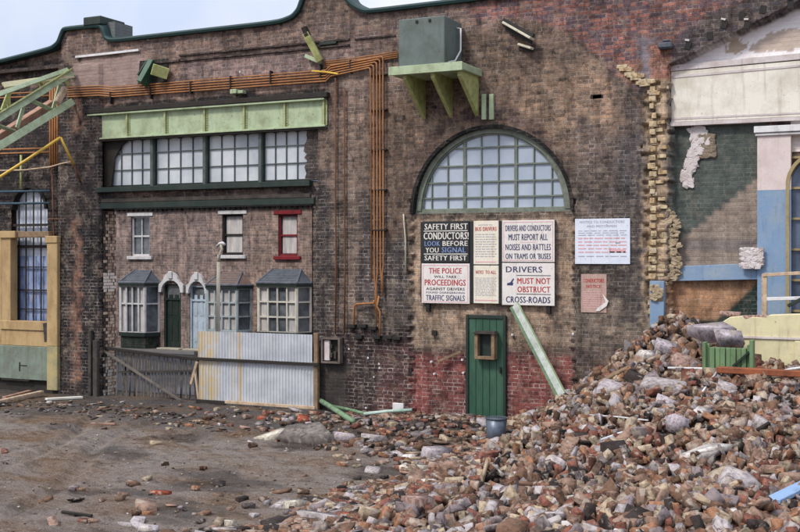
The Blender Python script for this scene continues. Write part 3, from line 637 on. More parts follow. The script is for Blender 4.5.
sign('white enamel sign reading THE POLICE WILL TAKE PROCEEDINGS in red', 421.5, 263.5, 469.5, 303.5, PAPER,
     [('THE POLICE', .16, .84, .11, .25, INKR), ('WILL TAKE', .27, .73, .30, .36, INKB), ('PROCEEDINGS', .07, .92, .40, .55, INKR), ('AGAINST DRIVERS', .10, .90, .60, .67, INKB), ('FOUND DISREGARDING', .10, .90, .705, .75, INKN), ('TRAFFIC SIGNALS', .10, .90, .79, .93, INKN)], border=INKP)
def fine(n, z0, z1, m, seed, a0=.08, a1=.92):
    rr = random.Random(seed); out = []
    for k in range(n):
        zc = z0+(z1-z0)*k/n; x = a0
        while x < a1-.05:
            w = rr.uniform(.05, .16); out.append((x, min(x+w, a1), zc, zc+(z1-z0)/n*.34, m)); x += w+rr.uniform(.02, .04)
    return out
sign('narrow cream notice with a red heading between the black sign and blue lettered sign', 473.5, 221, 498.5, 264.5, PAPERC,
     [('NOTICE TO', .2, .75, .08, .11, INKG), ('BUS DRIVERS', .08, .92, .14, .23, INKR)], rules=fine(10, .3, .86, INKG, 1)+[(.08, .9, .93, .95, INKP)], y=-.05)
sign('narrow cream notice with a faded pink heading below another narrow notice', 473.5, 265.5, 498.5, 303.5, PAPERC,
     [('NOTICE', .1, .4, .13, .22, INKR), ('TO ALL', .48, .9, .13, .22, INKR)], rules=fine(12, .32, .82, INKG, 2)+[(.05, .95, .9, .93, INKP)])
sign('white sign in blue letters reading DRIVERS AND CONDUCTORS MUST REPORT ALL', 502, 220.5, 554.5, 262, PAPER,
     [('DRIVERS AND CONDUCTORS', .07, .93, .12, .26, INKN), ('MUST REPORT ALL', .13, .87, .33, .48, INKN), ('NOISES AND RATTLES', .07, .93, .57, .72, INKN), ("ON TRAMS OR 'BUSES", .07, .93, .79, .93, INKN)], rules=[(.35, .62, .52, .53, INKP)], border=INKP)
t = sign('white sign reading DRIVERS MUST NOT OBSTRUCT CROSS-ROADS with a pointing hand', 502, 263, 554.5, 305.5, PAPER,
     [('DRIVERS', .08, .77, .08, .22, INKN), ('MUST NOT', .30, .92, .35, .49, INKR), ('OBSTRUCT', .30, .92, .55, .69, INKR), ('CROSS-ROADS', .08, .92, .79, .94, INKN)], rules=[(.28, .93, .285, .30, INKB), (.28, .93, .725, .74, INKB)])
x0, x1, z1, z0 = X(502, -.05), X(554.5, -.05), Z(502, 263, -.05), Z(528, 305.5, -.05); W = x1-x0; H = z1-z0
MB().prism([(x0+W*.10, z1-H*.53), (x0+W*.10, z1-H*.48), (x0+W*.16, z1-H*.46), (x0+W*.22, z1-H*.36), (x0+W*.235, z1-H*.38), (x0+W*.20, z1-H*.46), (x0+W*.22, z1-H*.47), (x0+W*.21, z1-H*.53)], -.053, -.049).build('pointing_hand', INKN, t)
sign('white paper notice to conductors with faint pink printing right of the arched window bay', 575, 219, 630, 264, PAPERB,
     [('NOTICE TO CONDUCTORS', .09, .9, .045, .10, INKG), ('AND MOTORMEN', .22, .76, .14, .19, INKG)], rules=fine(3, .26, .4, INKG, 3, .06, .94)+fine(5, .42, .8, INKP, 4, .06, .94)+fine(1, .82, .88, INKG, 5, .06, .94)+[(.63, .92, .68, .75, INKP), (.74, .83, .52, .55, INKG)], y=-.03, th=.012, cat='notice', name='paper_notice', bevel=.002)
t = sign('torn faded pink poster with an orange heading under the white paper notice', 581, 274, 606.5, 312.5, PAPERK,
     [('CONDUCTORS', .1, .9, .12, .22, INKR), ('NOTICE', .22, .78, .28, .36, INKR)], rules=fine(8, .45, .92, INKP, 6), y=-.015, th=.006, cat='poster', name='poster', bevel=0)
MB().prism([(X(596), Z(596, 311)), (X(598), Z(598, 308)), (X(606), Z(606, 302)), (X(603), Z(603, 294)), (X(609), Z(609, 301)), (X(607), Z(607, 306)), (X(600), Z(600, 311))], -.035, -.024).build('torn_flap', PAPER, t)
# ---------------------------------------------------------------- roof tank and its shelf
y0, y1 = -1.0, 0.0
sh = thing('bracket_shelf', 'pale green shelf on three triangular brackets high on the wall carrying the tank', 'shelf', P(435, 110))
sx0, sx1 = X(389.5, -1.0), X(463, -1.0); szt = Z(426, 65, -1.0); 
deck = MB().box(sx0, sx1, -1.0, 0, szt-.14, szt).build('deck', GREEN, sh, bevel=.01)
MB().box(sx0, sx1, -1.05, -1.002, szt-.16, szt+.01).build('edge_board', GREEN, sh, bevel=.006)
for px in (403, 431, 461):
    x = X(px, -1.0) if px < 460 else X(461, -1.0)-.07
    bm_ = MB(); a = [(0, szt-.14), (-.92, szt-.14), (-.92, szt-.24), (0, szt-.92)]
    v0 = [bm_.bm.verts.new((x-.04, y, z)) for y, z in a]; v1 = [bm_.bm.verts.new((x+.04, y, z)) for y, z in a]
    bm_.bm.faces.new(v0); bm_.bm.faces.new(v1)
    for i in range(4): bm_.bm.faces.new((v0[i], v1[i], v1[(i+1) % 4], v0[(i+1) % 4]))
    bm_.build('bracket', GREENY, sh)
tk = thing('water_tank', 'dull grey-green metal tank standing on the green bracket shelf', 'tank', (X(422, -.9), -.5, szt))
tx0, tx1 = X(398.5, -.93), X(444.5, -.93); tz1 = Z(421, 17.5, -.93)
MB().box(tx0, tx1, -.93, -.06, szt+.003, tz1).build('shell', TANKM, tk, bevel=.015)
MB().tube([(tx1+.01, -.35, tz1-.15), (tx1+.09, -.33, tz1-.16), (tx1+.1, -.36, szt+.35), (tx1+.06, -.55, szt+.12), (tx1+.03, -.8, szt+.06)], .018).build('overflow_pipe', WHITE, tk, smooth=True)
bb = MB()
for k in (-.12, .16): bb.box((tx0+tx1)/2+k, (tx0+tx1)/2+k+.05, -.95, -.92, tz1-.1, tz1-.05)
bb.build('lug', DARK, tk)
# ---------------------------------------------------------------- conduits
def run(pts, y): return [P(px, py, y) for px, py in pts]
cd = thing('conduit_bundle', 'bundle of thin rusty orange conduits crossing the wall top and dropping beside the arched window', 'pipes', P(376, 330, -.1))
for i in range(5):
    o_ = i*2.6; xr = 383-i*3.0
    zz = Z(200, 75.5+o_, -.1); zr = Z(372, 57+o_, -.1)
    z_ = (zz+Z(72, 86+o_*.85, -.1))/2
    ZL = Z(325, 68+o_*1.05, -.1)
    bend = Vector((X(xr, -.1), -.1-.006*i, Z(376, 57+o_, -.1)))
    endy = [296, 290, 325, 314, 330][i]
    p = [Vector((X(68, -.12), -.14, Z(68, 87.5+o_*.9, -.12))), Vector((X(100, -.12), -.14, Z(100, 86+o_*.9, -.12))), Vector((X(112, -.12), -.07, Z(112, 87+o_*.9, -.12))), Vector((X(325, -.1), -.07, Z(325, 70+o_*1.05, -.1))), Vector((X(330, -.1), -.07, Z(330, 65.5+o_, -.1))), bend+Vector((-.05, 0, .0)), bend+Vector((-.012, 0, -.015)), bend+Vector((0, 0, -.06)), Vector((X(xr, -.1), -.08, Z(376, 265+i*4, -.1)))]
    if i < 4: p += [Vector((X(xr-1+(i % 2)*2, -.1), -.08, Z(376, 272+i*5, -.1))), Vector((X(xr-1+(i % 2)*2, -.1), -.08, Z(376, endy, -.1)))]
    MB().tube(p, .017, 6).build('conduit', ORANGE if i != 4 else ORANGE, cd, smooth=True)
for px in (110, 150, 190, 230, 270, 320, 350): z = Z(px, 81-(px-200)*.13+5, -.1); x = X(px, -.1); MB().box(x-.015, x+.015, -.105, -.0, z-.14, z+.14).build('saddle', DARK, cd)
for py in (75, 110, 150, 190, 230): z = Z(376, py, -.1); MB().box(X(369, -.1), X(386, -.1), -.108, 0, z-.012, z+.012).build('saddle', DARK, cd)
MB().tube([P(374, 300, -.09), P(374, 303, -.09), P(357, 304, -.09), P(354, 306, -.09), P(354, 325, -.09)], .022, 6).build('elbow_pipe', ORANGE, cd, smooth=True)
MB().tube([P(379, 296, -.09), P(377, 306, -.09), P(380, 312, -.09), P(380, 336, -.09)], .02, 6).build('elbow_pipe', ORANGE, cd, smooth=True)
MB().tube([P(312, 57+14, -.09), P(326, 72, -.1), P(338, 74, -.1)], .02, 6).build('loose_end', YEL, cd)
up = thing('tank_supply_pipes', 'short thin orange pipes running to the tank above the conduit bend', 'pipes', P(390, 60, -.1))
for k in range(4): MB().tube([P(324, 61.5+k*1.9, -.05), P(352, 58.5+k*1.9, -.05), P(398, 51.5+k*1.9, -.05)], .013, 6).build('pipe', ORANGE, up, smooth=True)
for px, lab in ((335.5, 'left of the twin thin rusty pipes on the pier beside the gateway'), (344.5, 'right of the twin thin rusty pipes on the pier beside the gateway')):
    MBt = MB().tube([P(px, 78 if px < 340 else 88, -.06), P(px, 200, -.06), P(px+.6, 260, -.06), P(px, 334, -.06)], .018, 6)
    tag(MBt.build('downpipe', RUST, loc=P(px, 334, -.06), smooth=True), lab, 'pipe', 'rusty pipes on the gateway pier')
tag(MB().tube([P(403.5, 214, -.04), P(404, 222, -.05), P(405.5, 240, -.05), P(405.5, 273, -.05)], .016, 6).build('downpipe', STONEG, loc=P(405, 273, -.05), smooth=True), 'short thin pale pipe just left of the arched window corner', 'pipe')
vb = thing('vertical_conduit_group', 'wide rusty orange upright conduits left of the tall pier, below the steel truss', 'pipes', P(56, 210, -.02))
for k in range(5): MB().tube([P(50.3+k*2.4, 84, .05), P(50.3+k*2.4, 128, .05), P(50.6+k*2.3, 170-k*2, .05)], .028, 6).build('conduit', ORANGE, vb, smooth=True)
MB().tube([P(52, 168, .05), P(54, 240, .05), P(57, 345, -.12)], .018, 6).build('thin_pipe', RUST, vb, smooth=True)
MB().tube([P(49, 219, .0), P(66, 219, .0)], .02, 6).build('cross_pipe', RUST, vb, smooth=True)
hc = thing('horizontal_conduits', 'two thin yellow-brown conduits level across the dark bay above the barred window', 'pipes', P(25, 152, .05))
for py in (148.5, 152.5): MB().tube([P(-30, py+2, .07), P(53, py-.5, .07)], .022, 6).build('conduit', ORANGE, hc, smooth=True)
for k, py in enumerate((91.5, 95.5)): MB().tube([P(-30, py+4, .07), P(52, py, .07)], .02, 6).build('conduit', ORANGE, hc, smooth=True)
for py, w in ((191, 'upper'), (203, 'lower')):
    tag(MB().tube([P(-30, py+1, .0), P(50, py, .0)], .028, 8).build('service_pipe', BLUEP, loc=P(25, py, .0), smooth=True), w+' of two blue-grey pipes crossing the barred window head', 'pipe', 'blue pipes across the barred window')
tag(MB().tube([P(21, 155, .0), P(21, 189, .0)], .03, 8).build('hanging_rod', GREENY, loc=P(21, 189, 0), smooth=True), 'short yellow-green rod hanging above the barred window', 'rod')
tag(MB().tube([P(-20, 171, -.05), P(25, 170, -.05), P(50, 167, -.05), P(62, 163.5, -.1), P(73, 161.5, -.25)], .02, 8).build('sagging_pipe', PALET, loc=P(25, 170, 0), smooth=True), 'thin pale sagging pipe crossing the dark bay behind the yellow rod', 'pipe')
yr = thing('bent_yellow_rod', 'bright yellow rod bent to a peak in front of the dark bay', 'rod', P(61, 137, -1))
MB().tube([P(-60, 215, -2.2), P(-8, 182, -1.6), P(25, 161, -1.2), P(60.5, 137.5, -.8)], .035, 8).build('rod', YEL, yr, smooth=True)
MB().tube([P(60.5, 137.5, -.8), P(67, 151, -.6), P(73.5, 164.5, -.4)], .032, 8).build('rod', YEL, yr, smooth=True)
MB().tube([P(73, 163, -.4), P(81, 183, -.14)], .026, 8).build('rusty_end', RUST, yr, smooth=True)
# ---------------------------------------------------------------- broken steel truss, upper left
tr = thing('roof_truss', 'broken pale green steel lattice truss jutting down from the wall at upper left', 'truss', P(30, 110, -1.5))
def T_(px, py, y0_=-.15, y1_=-3.0): return P(px, py, y0_+(72-px)/80*(y1_-y0_))
def tb_(a, c, w, h, nm, m=GREEN, dy=0):
    p, q = T_(*a), T_(*c); p.y += dy; q.y += dy
    bm_ = MB().bar(p, q, w, h, up=(0, -1, .0001)); return bm_.build(nm, m, tr, bevel=.004)
tb_((-100, 178.5), (72, 72.5), .04, .17, 'main_chord'); tb_((-100, 176.2), (72, 70.2), .16, .035, 'main_chord', GREENY, -.06)
tb_((-100, 206.5), (73, 101.5), .05, .17, 'lower_chord')
tb_((-100, 130), (68, 69.5), .04, .10, 'upper_chord'); tb_((-14, 97.5), (60, 72), .1, .03, 'upper_chord', PALET, -.05)
tb_((-14, 82), (58, 72.5), .05, .13, 'back_chord', CREAM2, .5)
for a, c in (((10, 89), (2, 111)), ((40, 82), (42, 88)), ((8, 92), (9, 108)), ((60, 84), (53, 109)), ((24, 105), (17, 128)), ((30, 100), (52, 110)), ((-12, 122), (14, 131)), ((65, 79), (69, 86)), ((10, 92), (3, 108)), ((-30, 136), (-22, 160)), ((-30, 136), (-50, 176)), ((-60, 154), (-52, 178)), ((-60, 154), (-82, 196))): tb_(a, c, .04, .09, 'lattice_bar', GREENY if a[0] % 3 else GREEN)
tag(MB().bar(T_(-14, 144, -.1, -2.2), T_(52, 103, -.1, -2.2), .14, .16, up=(0, -1, 0)).build('timber_beam', PINKT, loc=T_(20, 120), bevel=.01), 'pinkish brown timber beam slanting behind the green truss', 'beam')
tag(MB().bar(T_(57, 103, -.4), T_(65, 88, -.4), .1, .14, up=(0, -1, 0)).build('timber_stub', PALET, loc=T_(61, 95), bevel=.01), 'short pale timber stub caught between the truss chords', 'timber')
# green truss seats and stubs high on the wall
s1 = thing('broken_bracket', 'broken dark green roof bracket with a pale top plate left of the wall conduits', 'bracket', P(152, 80, -.1))
MB().bar(P(154, 62, -.05), P(142, 84, -.25), .14, .3, up=(0, -1, 0)).build('web', DOORG, s1, bevel=.008)
MB().bar(P(148, 62, -.1), P(139, 76, -.2), .05, .16, up=(0, -1, 0)).build('web', DKGREEN, s1, bevel=.008)
MB().bar(P(152, 69, -.35), P(168, 74, -.1), .25, .16, up=(0, -1, 0)).build('top_plate', GREENY, s1, bevel=.006)
tinted(MB().box(X(140), X(168), -.04, .0, Z(154, 83), Z(154, 60)).build('socket', BRICK, s1, jit=.03), (34, 36, 34), .5)
s2 = thing('girder_stub', 'leaning green girder stub standing out where the conduits step', 'girder', P(318, 62, -.1))
MB().bar(P(306, 32, -.3), P(321, 60, -.1), .06, .16, up=(0, -1, 0)).bar(P(305, 33, -.36), P(320, 61, -.16), .14, .05, up=(0, -1, 0)).build('web', GREENY, s2, bevel=.006)
MB().bar(P(304, 27, -.34), P(308, 36, -.3), .1, .14, up=(0, -1, 0)).build('dark_end', DKT, s2, bevel=.006)
MB().bar(P(306, 56, -.1), P(320, 62, -.1), .08, .12, up=(0, -1, 0)).build('foot_plate', GREEN, s2, bevel=.006)
tag(MB().bar(P(320, 44.5, -.03), P(337, 42.5, -.03), .05, .1, up=(0, -1, 0)).build('green_plate', DKGREEN, loc=P(328, 44)), 'small dark green plate on the string course beside the girder stub', 'plate')
s3 = thing('wall_stub', 'larger upper pale slanting steel stub right of the tank', 'stub', P(518, 35, -.1), 'pale steel stubs right of the tank')
MB().bar(P(504, 23, -.05), P(532, 39, -.3), .05, .15, up=(0, -1, 0)).build('flange', STONEG, s3, bevel=.01)
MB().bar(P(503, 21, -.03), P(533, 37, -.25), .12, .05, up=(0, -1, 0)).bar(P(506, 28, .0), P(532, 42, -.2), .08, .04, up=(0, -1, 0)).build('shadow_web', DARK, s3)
s4 = thing('wall_stub', 'smaller lower pale steel stub right of the tank', 'stub', P(526, 47, -.1), 'pale steel stubs right of the tank')
MB().bar(P(519, 44.5, -.02), P(532, 48.5, -.2), .05, .1, up=(0, -1, 0)).build('flange', STONEG, s4, bevel=.01)
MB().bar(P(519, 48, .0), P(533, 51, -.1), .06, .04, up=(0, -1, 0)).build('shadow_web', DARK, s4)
c = P(238, 94, -.1); tag(MB().box(c.x-.15, c.x+.02, -.2, .0, c.z, c.z+.1).box(c.x+.02, c.x+.16, -.16, .0, c.z, c.z+.07).build('bracket_stub', GREEN, loc=c, bevel=.01), 'small green bracket stub sitting on top of the girder', 'bracket')
# switch box beside the gateway
sb = thing('switch_box', 'greyish open fuse box on the pier beside the corrugated sheet', 'fuse box', P(332, 364, -.1))
a, c = P(322, 363, -.12), P(341, 338, -.12)
MB().box(a.x, c.x, -.04, .0, a.z, c.z).build('back', DKT, sb)
MB().box(a.x, a.x+.04, -.17, -.04, a.z, c.z).box(c.x-.05, c.x, -.17, -.04, a.z, c.z).box(a.x+.04, c.x-.05, -.17, -.04, c.z-.04, c.z).box(a.x+.04, c.x-.05, -.17, -.04, a.z, a.z+.04).build('case', paint('box_grey', (110, 100, 94), (72, 56, 48), .5, 6, .7, .3), sb, bevel=.005)
MB().box(a.x+.05, a.x+.18, -.12, -.05, a.z+.06, c.z-.06).build('pale_panel', PLWHITE, sb, bevel=.005)
MB().box(a.x+.19, a.x+.25, -.13, -.05, a.z+.12, a.z+.22).box(a.x+.29, a.x+.35, -.13, -.05, a.z+.1, a.z+.26).box(a.x+.2, a.x+.24, -.12, -.05, a.z+.32, a.z+.4).build('fuses', PALING, sb, bevel=.008)
tag(MB().bar(P(438, 361.5, -.08), P(461, 351.5, -.03), .05, .06, up=(0, -1, 0)).build('wood_batten', TIMBER, loc=P(450, 357)), 'short loose timber batten stuck to the wall left of the green door', 'batten')
# ---------------------------------------------------------------- ochre timber bay at far left
tbay = thing('timber_bay', 'ochre painted timber window surround with grey-green lower boards at far left', 'window surround', (X(20, -.1), -.1, 0))
yb = -.1
MB().box(X(-40, yb), X(1, yb), -.08, .12, Z(0, 346, yb), Z(0, 232, yb)).box(X(2, yb), X(11, yb), -.12, .12, Z(5, 326, yb), Z(5, 235, yb)).build('left_boards', OCHRE, tbay, bevel=.01)
MB().box(X(0, yb), X(17, yb), -.17, .12, Z(8, 238, yb), Z(8, 231, yb)).build('head_left', OCHRE, tbay, bevel=.01)
MB().box(X(17, yb)+.002, X(48.5, yb), -.1, .1, Z(30, 237.5, yb), Z(30, 231.5, yb)).build('head_rail', TIMBER, tbay, bevel=.01)
MB().box(X(1, yb)+.002, X(49, yb), -.14, .12, Z(25, 330, yb), Z(25, 321, yb)).box(X(1, yb)+.002, X(49, yb), -.1, .1, Z(25, 346, yb), Z(25, 330, yb)-.002).build('apron', OCHRE, tbay, bevel=.01)
MB().box(X(49.5, yb), X(60, yb), -.2, .1, Z(55, 346, yb), Z(55, 237, yb)).box(X(48.5, yb), X(60.5, yb), -.23, .1, Z(55, 243, yb), Z(55, 236, yb)).build('corner_post', OCHRE, tbay, bevel=.012)
MB().box(X(49.5, yb), X(60, yb), -.2, .1, Z(55, 390, yb), Z(55, 346, yb)-.003).build('post_base', paint('faded_olive_ochre', (176, 160, 112), (120, 124, 104), .55, 2.4, .75, .3), tbay, bevel=.012)
MB().box(X(-40, yb), X(49, yb), -.13, .1, .28, Z(25, 346, yb)-.003).build('lower_boards', GREYG, tbay, bevel=.012)
MB().box(X(21, yb), X(28, yb), -.136, -.128, Z(25, 366, yb), Z(25, 365, yb)).box(X(20, yb), X(21.3, yb), -.136, -.128, Z(21, 371, yb), Z(21, 362, yb)).box(X(2, yb), X(30, yb), -.137, -.128, Z(18, 380.5, yb), Z(18, 379, yb)).build('board_cracks', DKT, tbay)
MB().box(X(-40, yb), X(58, yb), -.02, .14, -.2, .28).build('dark_plinth', DKT, tbay, jit=.02)
MB().bar(P(45, 323, -.16), P(46.5, 342, -.18), .12, .02, up=(0, -1, 0)).build('hanging_strip', PALING, tbay)
# ---------------------------------------------------------------- paling gate
gt = thing('paling_fence', 'rickety dark grey timber paling gate closing the left half of the gateway', 'fence', (X(155, .2), .2, 0))
pl = MB(); px = 119.0
while px < 196:
    lean = random.uniform(-2.5, 1.5)*(1 if px > 140 else 1.8); topy = 352+(px-119)*.14+random.uniform(-4, 3); w = random.uniform(.012, .021)
    if random.random() < .9: pl.bar(P(px+lean, 403, .2), P(px, topy, .2), w*2, .015, up=(0, -1, 0))
    px += random.uniform(2.0, 3.4)
pl.build('palings', PICK, gt)
MB().bar(P(93, 346.5, .12), P(200, 359.5, .12), .07, .1, up=(0, -1, 0)).build('top_rail', DKT, gt, bevel=.008)
MB().bar(P(118, 372, .16), P(196, 371, .16), .05, .045, up=(0, -1, 0)).build('rail', PALING, gt); MB().bar(P(118, 397, .16), P(196, 400, .16), .05, .045, up=(0, -1, 0)).build('rail', PALING, gt)
MB().bar(P(95, 345, .05), P(184, 403, .05), .05, .07, up=(0, -1, 0)).build('brace', PICK, gt, bevel=.006)
for px, py, w in ((91.5, 330, .09), (97, 340, .14), (197, 352, .10)): x = X(px, -.12 if px < 150 else .1); yy = -.2 if px < 150 else .05; MB().box(x-w/2, x+w/2, yy, yy+.1, -.25, Z(px, py, -.1), rot=(0, random.uniform(-.01, .01), 0)).build('post', PALING, gt, bevel=.012)
MB().bar(P(195, 370, -.02), P(199, 402, -.05), .04, .05, up=(0, -1, 0)).bar(P(191, 384, -.02), P(197, 362, -.05), .06, .04, up=(0, -1, 0)).build('loose_strut', PALET, gt)
# ---------------------------------------------------------------- corrugated screen
cs = thing('corrugated_screen', 'pale corrugated metal sheet screen with ochre stains closing the right half of the gateway', 'fence', (X(255, -.15), -.15, 0))
def corr(name, x0, x1, z0, z1, y, m, amp=.014, pitch=.078, top=None):
    n = int((x1-x0)/pitch*8); bm_ = MB(); a = []; c = []
    for i in range(n+1):
        x = x0+(x1-x0)*i/n; yy = y-amp*math.cos((x-x0)/pitch*2*math.pi); a.append((x, yy, z0)); c.append((x, yy, z1+(top or 0)*(x-x0)/(x1-x0)))
    bm_.strip(a, c); o = bm_.build(name, m, cs, smooth=True); return o
m, nt, bs, N, L = newmat('streaked_corrugated'); tc = N.new('ShaderNodeTexCoord'); sp = N.new('ShaderNodeSeparateXYZ'); L.new(tc.outputs['Object'], sp.inputs[0])
k = mixc(N, L, lin((190, 194, 202)), lin((160, 166, 174)), ramp(N, L, noise(N, L, tc.outputs['Object'], 2.2, 5), .4, .7))
for x0_, w_, cc, s_ in ((X(202, -.15), .16, (196, 168, 104), .75), (X(211, -.15), .14, (198, 172, 110), .8), (X(218, -.15), .08, (190, 170, 124), .6), (X(240, -.15), .07, (192, 158, 100), .75), (X(233, -.15), .05, (190, 176, 140), .5)):
    d_ = mathn(N, L, mathn(N, L, mathn(N, L, sp.outputs[0], x0_-X(255, -.15), 'SUBTRACT'), 0, 'ADD'), 0, 'ADD'); ab = mathn(N, L, d_, 0, 'ABSOLUTE')
    fade = mathn(N, L, ramp(N, L, ab, w_, w_*.35), s_, 'MULTIPLY'); nzz = ramp(N, L, noise(N, L, tc.outputs['Object'], 5, 3), .3, .55); k = mixc(N, L, k, lin(cc), mathn(N, L, fade, nzz, 'MULTIPLY'))
L.new(k, bs.inputs['Base Color']); bs.inputs['Roughness'].default_value = .42; bs.inputs['Metallic'].default_value = .0; STREAK = m
cx0, cx1 = X(198, -.2), X(313, -.2); rz = Z(255, 361, -.2)
corr('lower_sheet', cx0, cx1, -.1, rz+.05, -.15, STREAK); corr('upper_sheet', cx0, cx1-.02, rz-.03, Z(198, 331, -.2), -.19, STREAK, top=.01)
MB().box(cx0-.1, cx1+.16, -.25, -.21, rz-.04, rz+.025).build('rail', DKT, cs, bevel=.006)
MB().box(cx0-.05, X(225, -.2), -.22, -.17, .0, .1).build('bottom_rail', DKT, cs, bevel=.006); MB().box(X(225, -.2)+.002, cx1+.05, -.22, -.17, .05, .12).build('bottom_rail', PALET, cs, bevel=.006)
MB().box(cx1+.01, cx1+.11, -.2, -.1, -.3, Z(314, 333, -.2)).build('post', TIMBER, cs, bevel=.01)
# ---------------------------------------------------------------- hall remains on the right
hl = thing('ruined_hall', 'pale painted wall of a demolished hall with cream band, blue lower part and arched window', 'building', (X(740, .3), .3, 0))
hy = .3
def hp(px, py): p = P(px, py, .2); return (p.x, p.z)
MB().prism([hp(671.5, 72), hp(900, 52), hp(900, 112), hp(671.5, 122)], .18, .31).build('cream_band', CREAM, hl)
MB().prism([hp(671, 65.5), hp(900, 44), hp(900, 50.5), hp(671, 71.5)], .165, .31).build('cornice', PLWHITE, hl, bevel=.004)
MB().prism([hp(672, 76), hp(900, 56), hp(900, 58), hp(672, 78.5)], .168, .2).prism([hp(672, 118), hp(900, 107.5), hp(900, 109), hp(672, 120)], .17, .2).prism([hp(671, 122.5), hp(900, 112.5), hp(900, 116), hp(671, 126.5)], .14, .31).build('moulding', PLWHITE, hl)
def gc(s_): return max(-1.4*s_, min(1.4*s_, random.gauss(0, s_)))
def lump(mb, px, py, y, w, h, d, seed):
    rr = random.Random(seed); c = P(px, py, y)
    pts = [mb.bm.verts.new((c.x+rr.uniform(-w, w)*.5, y-rr.random()*d, c.z+rr.uniform(-h, h)*.5)) for _ in range(16)]; r_ = bmesh.ops.convex_hull(mb.bm, input=pts)
    bmesh.ops.delete(mb.bm, geom=[g_ for g_ in r_.get('geom_interior', []) if isinstance(g_, bmesh.types.BMVert)], context='VERTS')
bb = MB()
for i in range(110): t_ = i/109; lump(bb, 692+random.uniform(-6, 5)*(1-.2*t_)+(8 if t_ < .3 else 0)*random.random()+5*math.sin(t_*5), 128+t_*58, .3, .15, .14, .055, i)
bb.build('plaster_patch', PLWHITE, hl)
bb = MB()
for i in range(70): lump(bb, 707+gc(4.5), 146+gc(7), .3, .13, .11, .05, 1000+i)
tinted(bb.build('rough_patch', BRICK, hl), (128, 112, 92), .9)
bb = MB()
for i in range(120): lump(bb, 752+gc(6.5), 258+gc(6), .1, .13, .10, .10, 2000+i)
bb.build('plaster_rubble', PLWHITE, hl)
bb = MB()
for i in range(120): lump(bb, 669+gc(4.5)+(4 if i % 2 else 0), 214+i*.54+random.uniform(-4, 4), .16, .15, .10, .10, 3000+i)
bb.build('plaster_rubble', paint('buff_plaster', (176, 158, 130), (104, 92, 76), .5, 5, .9, .5), hl)
bb = MB()
for i in range(26): lump(bb, 657+gc(3), 293+gc(4.5), -.08, .12, .1, .06, 4000+i)
bb.build('broken_bearing', paint('buff_plaster', (1, 1, 1)), hl)
MB().prism([hp(660, 267), hp(758, 263), hp(758, 279.5), hp(660, 281.5)], .16, .31).build('blue_band', BLUE, hl, bevel=.008)
MB().box(X(649.5, -.08), X(664, -.08), -.08, .3, .2, Z(656, 281, -.08)).build('blue_pier', BLUE, hl, bevel=.01)
px0, px1 = X(757.5, .15), X(791, .15)
MB().box(px0, px1, .12, .31, Z(775, 190, .15), Z(775, 126, .15)).build('pink_pier', PINK, hl)
MB().box(px0, px1, .12, .31, .2, Z(775, 190, .15)-.002).build('blue_pier', BLUE, hl)
MB().box(px0-.05, X(900, .15), .05, .31, Z(775, 132.5, .15), Z(775, 126, .15)).box(px0-.03, X(900, .15), .08, .31, Z(775, 135.5, .15), Z(775, 133, .15)).build('pier_cap', WHITE, hl, bevel=.006)
hw = ring('arched_window', HC, HZ1, HR-.045, HR+.015, .1, .34, TANF, hl)
MB().box(HC-HR-.015, HC-HR+.045, .1, .34, 1.3, HZ1).box(HC+HR-.045, HC+HR+.015, .1, .34, 1.3, HZ1).build('jamb', TANF, hw)
MB().box(HC-HR, HC+HR, .28, .3, 1.4, HZ1).prism([(HC-HR*math.cos(t), HZ1+HR*math.sin(t)) for t in np.linspace(0, math.pi, 24)], .28, .3).build('glass', glass_mat('hall_glass', (96, 112, 138), (60, 70, 90), .1, 2), hw)
bb = MB()
for k in range(1, 4): x = HC-HR+2*HR*k/4; bb.box(x-.02, x+.02, .22, .275, 1.4, HZ1+HR*.8)
for z in np.arange(1.8, HZ1+.5, .55): bb.box(HC-HR*.95, HC+HR*.95, .22, .272, z-.02, z+.02)
bb.build('glazing_bars', TANF, hw)
tinted(MB().box(px1-.02, X(900, .3), .27, .33, HZ1+HR+.02, Z(800, 120, .3)).build('spandrel', BRICK, hl), (212, 198, 196), 1)
# beam sockets along the lost gable
for k, (px, py) in enumerate(((690, 44), (708, 34), (725, 26), (740, 18), (745, 24), (765, 8), (788, 4))):
    c = P(px+random.uniform(-3, 3), py+random.uniform(-2, 2)); MB().box(c.x-.05, c.x+.055, -.012, .05, c.z-.07, c.z+.07, rot=(0, random.uniform(-.1, .7), 0)).build('purlin_socket', DARK, hl)
    if k % 2 == 0: MB().box(c.x-.05, c.x+.03, -.03, .02, c.z+.08, c.z+.115, rot=(0, random.uniform(-.2, .4), 0)).build('socket_packing', PLWHITE, hl)
c = P(667, 46, -.05); tag(MB().box(c.x-.16, c.x+.12, -.16, .04, c.z-.06, c.z+.06).box(c.x-.08, c.x+.06, -.12, .04, c.z+.06, c.z+.12).build('stone_corbel', SLATE, loc=c, bevel=.03), 'small lavender grey stone corbel at the top of the broken brick edge', 'stone')
